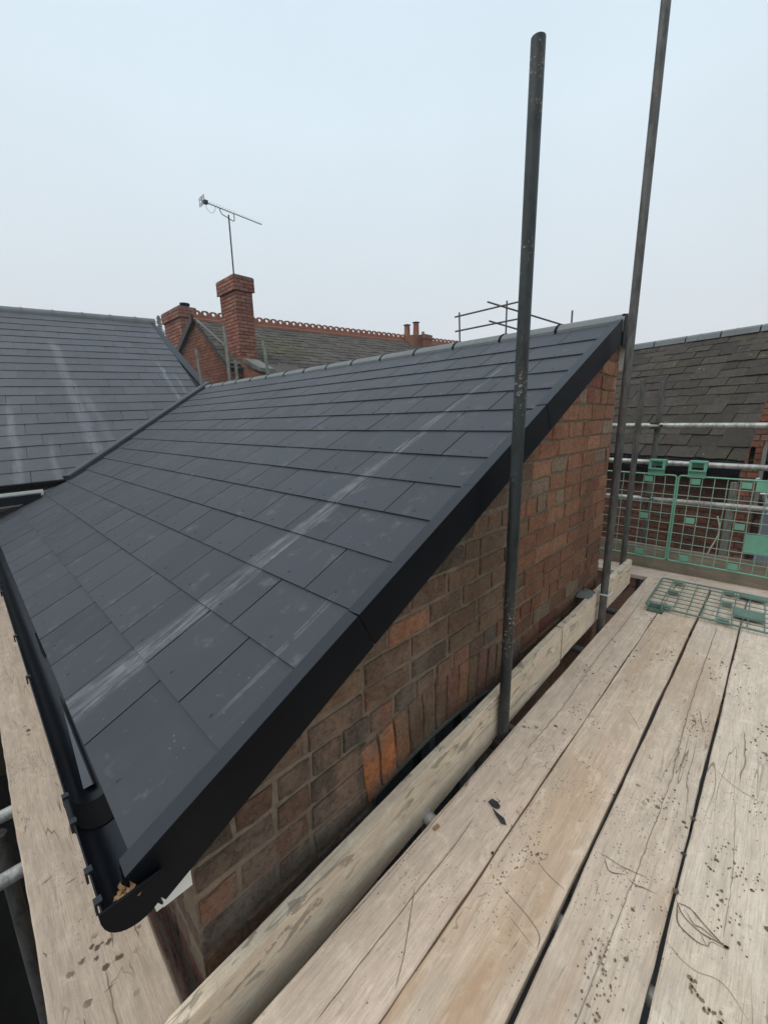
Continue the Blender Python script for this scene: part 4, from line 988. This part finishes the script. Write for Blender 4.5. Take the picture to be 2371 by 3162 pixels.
# ---------------------------------------------------------------- scaffold tubes
def stand(name, x, y, z0, z1, mat, label, r=.02415, group='upright scaffold poles', hollow=True, lean=(0, 0)):
    t = thing(name, (x, y, z0), label, 'scaffold pole', group)
    b = MB(); b.tube([(x, y, z0), (x + lean[0], y + lean[1], z1)], r, 20, cap=False)
    if hollow:
        T = Vector((x + lean[0], y + lean[1], z1)); n = 20
        ring = lambda rr, z: [T + Vector((rr * math.cos(2 * math.pi * k / n), rr * math.sin(2 * math.pi * k / n), z)) for k in range(n)]
        A, B, Cc = ring(r * 1.0, 0), ring(r * .84, .002), ring(r * .84, -.12)
        b.add(A + B + Cc, [(k, (k + 1) % n, n + (k + 1) % n, n + k) for k in range(n)] + [(n + k, n + (k + 1) % n, 2 * n + (k + 1) % n, 2 * n + k) for k in range(n)] + [tuple(2 * n + k for k in range(n))])
    o = b.build('tube', mat, t); smooth_angle(o, 50); return t
def coupler(x, y, z, parent, s=1., ax='x'):
    b = MB(); b.tube([(x, y, z - .024 * s), (x, y, z + .024 * s)], .033 * s, 12); b.box(x - .045 * s, x + .02 * s, y - .045 * s, y - .02 * s, z - .026 * s, z + .026 * s); b.box(x + .02 * s, x + .05 * s, y - .012 * s, y + .02 * s, z - .02 * s, z + .02 * s)
    b.tube([(x + .035 * s, y - .05 * s, z), (x + .035 * s, y + .03 * s, z)], .008 * s, 6); b.tube([(x + .035 * s, y - .06 * s, z), (x + .035 * s, y - .045 * s, z)], .013 * s, 6)
    return b.build('coupler', M['coupler'], parent)
p1 = stand('scaffold_pole', -.772, 1.56, -3.9, 1.215, M['tube_dark'], 'nearest dark upright pole with its open top against the sky, right of the roof verge')
coupler(-.772, 1.56, -1.50, p1)
p2 = stand('scaffold_pole', -.764, 2.93, -3.9, 3.4, M['tube'], 'tall mottled grey upright pole that runs out of the top of the photo')
coupler(-.764, 2.93, -1.62, p2)
p3 = stand('scaffold_pole', -.965, 4.2, -1.465, .297, M['tube'], 'short upright pole with a square plate at its foot, beyond the corner of the wall')
b = MB(); b.box(-1.04, -.89, 4.125, 4.275, -1.472, -1.464); b.tube([(-.965, 4.2, -1.464), (-.965, 4.2, -1.43)], .032, 12); b.build('base_plate', M['coupler'], p3)
p4 = stand('scaffold_pole', -.895, 4.60, -3.9, .293, M['tube'], 'furthest short upright pole, standing outside the guard rails')
coupler(-.895, 4.585, -.10, p4, 1.15); coupler(-.895, 4.585, -.43, p4, 1.1); coupler(-.895, 4.585, -.785, p4, 1.1)
def rail(p, q, mat, label, name='guard_rail', cat='rail', group=None, r=.02415):
    o = MB().tube([p, q], r, 16).build(name, mat, None); smooth_angle(o, 50); tag(o, label, cat, group); return o
rail((-1.9, 4.52, -.094), (1.2, 4.63, -.112), M['tube_pale'], 'top guard rail crossing in front of the old slate roof', group='guard rails at the far end')
rail((-1.9, 4.50, -.428), (1.2, 4.61, -.452), M['tube_pale'], 'middle guard rail that carries the green mesh hooks', group='guard rails at the far end')
rail((-1.9, 4.52, -.80), (1.2, 4.63, -.775), M['tube_pale'], 'lowest guard rail, seen through the green mesh', group='guard rails at the far end')
GT = 'short cross tubes under the boards'
for y, lab in ((1.02, 'cross tube end poking out between edge board and walkway nearest the camera'), (1.66, 'cross tube end in the gap just beyond the nearer dark pole'), (2.62, 'cross tube in the gap before the tall grey pole'), (3.35, 'cross tube in the gap beyond the tall grey pole')):
    rail((-.90, y, -1.497), (1.25, y + .02, -1.497), M['tube_pale'] if y < 1.2 else M['tube'], lab, 'cross_tube', 'scaffold tube', GT)
rail((-.72, -1, -1.545), (-.72, 4.7, -1.545), M['tube'], 'long tube under the inner edge of the walkway', 'ledger_tube', 'scaffold tube')
for x, lab in ((-1.70, 'nearer pale tube sticking out beneath the lower left board'), (-2.02, 'further pale tube sticking out beneath the lower left board'), (-3.6, 'furthest tube beneath the lower left board')):
    rail((x, .19, -1.497), (x, -1.3, -1.497), M['tube_pale'], lab, 'cross_tube', 'scaffold tube', 'tubes under the lower left board')
lp_ = rail((-2.0, -.14, -1.55), (-2.0, -.16, -3.9), M['tube'], 'thin upright pole in the dark gap below the lower left board', 'scaffold_pole', 'scaffold pole', 'upright scaffold poles')
rail((-2.7, -.2, -3.1), (-1.3, -.12, -2.75), M['tube_wood'], 'sloping tube low in the dark at the bottom left corner', 'brace_tube', 'scaffold tube')
# poles standing behind the new roof
GS = 'poles standing behind the new roof'
for (a, b, lab, w_) in (((-7.063, 3.48, 1.584), (-6.72, 3.33, .10), 'long pale pole in front of the tallest chimney', .026), ((-6.849, 3.516, 1.029), (-6.70, 3.44, .1), 'short pale pole at the foot of the tallest chimney', .026), ((-6.562, 3.893, 1.338), (-6.25, 3.82, .10), 'pale pole right of the tallest chimney, in front of the mossy slates', .026), ((-7.349, 3.084, 1.212), (-7.12, 3.04, .2), 'faint pole in front of the brick gable left of the chimneys', .02)):
    rail(a, b, M['tube_wood'], lab, 'scaffold_pole', 'scaffold pole', GS, w_)
# distant edge protection frame
FS = 'distant edge protection tubes'
F = [((-7.40, 10.88, 3.02), (-7.30, 10.85, 1.2), 'left upright of the distant guard rail frame'), ((-6.457, 11.917, 3.33), (-6.40, 11.85, 1.2), 'middle upright of the distant guard rail frame'),
     ((-7.50, 10.80, 2.90), (-6.20, 12.10, 3.28), 'upper rail of the distant guard rail frame'), ((-7.44, 10.74, 2.49), (-6.15, 12.02, 2.80), 'lower rail of the distant guard rail frame'),
     ((-6.86, 11.50, 3.31), (-5.12, 12.99, 2.58), 'upper return rail sloping down to the right of the distant frame'), ((-6.76, 11.46, 2.77), (-5.1, 12.9, 2.1), 'lower return rail of the distant frame')]
for a, b, lab in F: rail(a, b, M['tube'], lab, 'scaffold_tube', 'scaffold tube', FS)
rail((-4.55, 11.9, 2.72), (-4.55, 11.9, 2.0), M['tube_wood'], 'lone vent pipe tip above the new ridge, right of the distant frame', 'vent_pipe', 'pipe')

# ---------------------------------------------------------------- green brick guards
def guard(name, O, U, V, wdt, hgt, mat, label, hooks=True, seed=1, pads=True):
    O, U, V = Vector(O), Vector(U).normalized(), Vector(V).normalized(); N = U.cross(V); t = thing(name, O, label, 'mesh guard', 'green plastic mesh guards')
    P = lambda a, b, h=0.: O + U * a + V * b + N * h
    r = .022; pts = []
    for cx, cy, a0 in ((r, r, math.pi), (wdt - r, r, 1.5 * math.pi), (wdt - r, hgt - r, 0), (r, hgt - r, .5 * math.pi)):
        for k in range(4): a = a0 + k * math.pi / 6; pts.append(P(cx + r * math.cos(a), cy + r * math.sin(a)))
    fr = MB(); pts.append(pts[0]); fr.tube(pts, .0075, 8); smooth_angle(fr.build('frame', mat, t), 50)
    rr = random.Random(seed); nx = int(round(wdt / .082)); ny = int(round(hgt / .088))
    for i in range(1, nx):
        a = wdt * i / nx; q = [P(a + rr.uniform(-.002, .002), hgt * k / 8, rr.uniform(-.002, .002)) for k in range(9)]
        MB().tube(q, .0036, 5).build('wire', M['wire'] if mat is M['green'] else mat, t)
    for j in range(1, ny):
        b = hgt * j / ny; q = [P(wdt * k / 12, b + rr.uniform(-.0015, .0015), rr.uniform(-.002, .002)) for k in range(13)]
        MB().tube(q, .0036, 5).build('wire', M['wire'] if mat is M['green'] else mat, t)
    def plate(a0, a1, b0, b1, h=.012, nm='plate'):
        b = MB(); M0 = Matrix((U, V, N)).transposed().to_4x4(); b.box(a0, a1, b0, b1, -.004, h, Matrix.Translation(O) @ M0); b.build(nm, mat, t)
    cw = wdt / nx; chh = hgt / ny
    if pads:
        for i in (1, nx // 2 - 2, nx - 3):
            for j in (0, ny // 2, ny - 1): plate(cw * i + .008, cw * (i + 1) - .012, chh * j + .018, chh * (j + 1) - .02, .010, 'pad')
        plate(cw * (nx // 2) - .07, cw * (nx // 2) + .10, hgt - .085, hgt - .006, .006, 'plate')
        plate(cw * (nx // 2) - .08, cw * (nx // 2) + .08, chh * 2.1, chh * 3.9, .006, 'plate')
    if hooks:
        for a in hooks:
            b = MB(); M0 = Matrix.Translation(O) @ Matrix((U, V, N)).transposed().to_4x4()
            b.box(a, a + .125, hgt - .01, hgt + .055, -.006, .010, M0)
            b.box(a, a + .02, hgt + .05, hgt + .125, -.02, .022, M0); b.box(a + .105, a + .125, hgt + .05, hgt + .125, -.02, .022, M0)
            b.box(a, a + .125, hgt + .118, hgt + .132, -.10, .024, M0); b.box(a, a + .125, hgt + .045, hgt + .056, -.02, .03, M0)
            b.box(a, a + .125, hgt + .07, hgt + .13, -.11, -.095, M0)
            b.build('hook', mat, t)
    return t
sk = math.sin(.035); ck = math.cos(.035)
yG = lambda x: 4.36 + sk * (x + .6)
guard('mesh_guard', (-.645, yG(-.645), -1.30), (ck, sk, -.01), (0, .03, 1), 1.25, .775, M['green'], 'upright green mesh guard at the far right, hooked over the middle rail', (.06, 1.0), 2)
guard('mesh_guard', (-1.90, yG(-1.90), -1.29), (ck, sk, -.01), (0, .03, 1), 1.24, .775, M['green'], 'upright green mesh guard half hidden behind the poles and the wall corner', (.30, 1.02), 3)
fg = guard('mesh_guard', (-.605, 3.445, -1.405), (ck * 1.0, .03, .004), (-.03, 1, .0), 1.25, .69, M['green_dull'], 'green mesh guard lying flat on the walkway boards', (), 5, pads=True)
b = MB(); b.box(-.585, -.49, 3.385, 3.44, -1.428, -1.418); b.box(-.585, -.575, 3.385, 3.44, -1.428, -1.375); b.box(-.50, -.49, 3.385, 3.44, -1.428, -1.375); b.box(-.585, -.49, 3.43, 3.44, -1.42, -1.375); b.box(-.57, -.505, 3.385, 3.393, -1.42, -1.40)
b.build('hook', M['green_dull'], fg)
rp_ = MB().tube([(-.37 + .03 * math.sin(k * .7) , 4.75, -.92 - .06 * k) for k in range(9)], .006, 6).build('rope', M['rope']); tag(rp_, 'thin white rope hanging behind the right green mesh guard', 'rope')
lk = MB().tube([(-.80, 3.0, -1.16), (-.80, 2.95, -1.19), (-.775, 2.90, -1.195), (-.73, 2.92, -1.20), (-.725, 2.97, -1.185)], .006, 6).build('wire_tie', M['alu']); tag(lk, 'twisted wire tie round the foot of the tall grey pole', 'wire')
rag = MB()
for i in range(5):
    for j in range(4):
        pass
gridv = [(-.90 + .03 * j + R.uniform(-.005, .005), 2.78 + .045 * i + R.uniform(-.006, .006), -1.205 + .035 * math.sin(i * .8) * (1 - abs(j - 1.5) / 2.5) + R.uniform(-.006, .006)) for i in range(5) for j in range(4)]
gf = [(i * 4 + j, i * 4 + j + 1, i * 4 + j + 5, i * 4 + j + 4) for i in range(4) for j in range(3)]
rg = rag.add(gridv, gf).build('rag', M['coping']); smooth_angle(rg, 60); tag(rg, 'scrap of grey cloth draped on the edge board beside the tall grey pole', 'rag')

# ---------------------------------------------------------------- small debris
def shard(name, cx, cy, pts, th, mat, label, cat, z=ZD + .004, rot=0., rise=0.):
    b = MB(); b.prism([(x, y, rise * (i % 2)) for i, (x, y) in enumerate(pts)], (0, 0, th)); o = b.build(name, mat); o.matrix_world = Matrix.Translation((cx, cy, z)) @ Matrix.Rotation(rot, 4, 'Z'); tag(o, label, cat); return o
shard('slate_chip', -.607, 1.186, [(-.021, -.008), (0, -.016), (.018, -.010), (.022, .004), (.006, .015), (-.016, .011)], .004, M['chip'], 'rounded dark slate chip on the innermost walkway board', 'slate chip', rise=.002)
shard('slate_chip', -.566, 1.152, [(-.036, .012), (-.014, -.004), (.014, -.018), (.032, -.012), (.014, .006), (-.010, .006)], .004, M['chip'], 'pointed dark slate chip just nearer the board joint', 'slate chip', rise=.002)
shard('wood_splinter', -.712, .962, [(-.006, -.012), (.004, -.013), (.008, .012), (-.003, .014)], .005, M['leaf'], 'small brown splinter at the inner edge of the walkway', 'splinter')
for i, (x, y, s) in enumerate(((-.060, 1.45, 1.), (-.057, 1.30, 1.3), (-.290, 1.53, .8), (-.055, 1.62, .9), (-.52, 1.02, .7))):
    shard('bark_crumb', x, y, [(-.008 * s, -.003), (.004 * s, -.006 * s), (.009 * s, .002), (-.001, .006 * s)], .004, M['timber_dark'] if i % 2 else M['chip'], 'crumb of bark lodged in the joint between walkway boards', 'crumb', rot=i).__setitem__('group', 'crumbs in the board joints')
lf = MB()
for i in range(26):
    c = Vector((-.862 + R.gauss(0, .015), .094 + R.gauss(0, .011), -.955 + R.uniform(-.004, .020))); a = R.uniform(0, 6.3); s = R.uniform(.007, .015)
    d1 = Vector((math.cos(a), math.sin(a), R.uniform(-.6, .6))) * s; d2 = Vector((-math.sin(a), math.cos(a), R.uniform(-.5, .5))) * s * .6
    lf.add([c - d1, c - d1 * .3 + d2, c + d1, c - d1 * .2 - d2, c + Vector((0, 0, .003))], [(0, 1, 4), (1, 2, 4), (2, 3, 4), (3, 0, 4)])
tag(lf.build('leaf_clump', M['leaf']), 'clump of dead brown leaves in the open end of the black gutter', 'leaves')
# low brick wall in the dark at bottom left
lw = thing('boundary_wall', (-4.2, -.6, -3.9), 'orange brick boundary wall glimpsed in the dark below the left scaffold board', 'wall')
lwm = MB().box(-6.5, -2.2, -.75, -.50, -3.9, -2.75).build('wall', M['mortar_red'], lw)
q = MB()
for k in range(14):
    z = -3.85 + k * .078; x = -6.45 + (.11 if k % 2 else 0)
    while x < -2.4: q.box(x, x + .21, -.51, -.488, z + .004, z + .07); x += .22
for k in range(18): q.box(-6.45 + k * .235, -6.25 + k * .235, -.745, -.505, -2.76, -2.735)
stuff(q.build('bricks', M['brick_i'], lwm))

# ---------------------------------------------------------------- thin mist
hm = bpy.data.materials.new('mist'); hm.use_nodes = True; hn = hm.node_tree; hn.nodes.clear()
ho = hn.nodes.new('ShaderNodeOutputMaterial'); hv = hn.nodes.new('ShaderNodeVolumePrincipled')
hv.inputs['Color'].default_value = (.93, .95, .97, 1); hv.inputs['Density'].default_value = .0025; hv.inputs['Anisotropy'].default_value = .2
hn.links.new(hv.outputs[0], ho.inputs['Volume'])
hz = MB().box(-110, 40, -40, 60, -4.9, 24).build('haze', hm); stuff(hz)
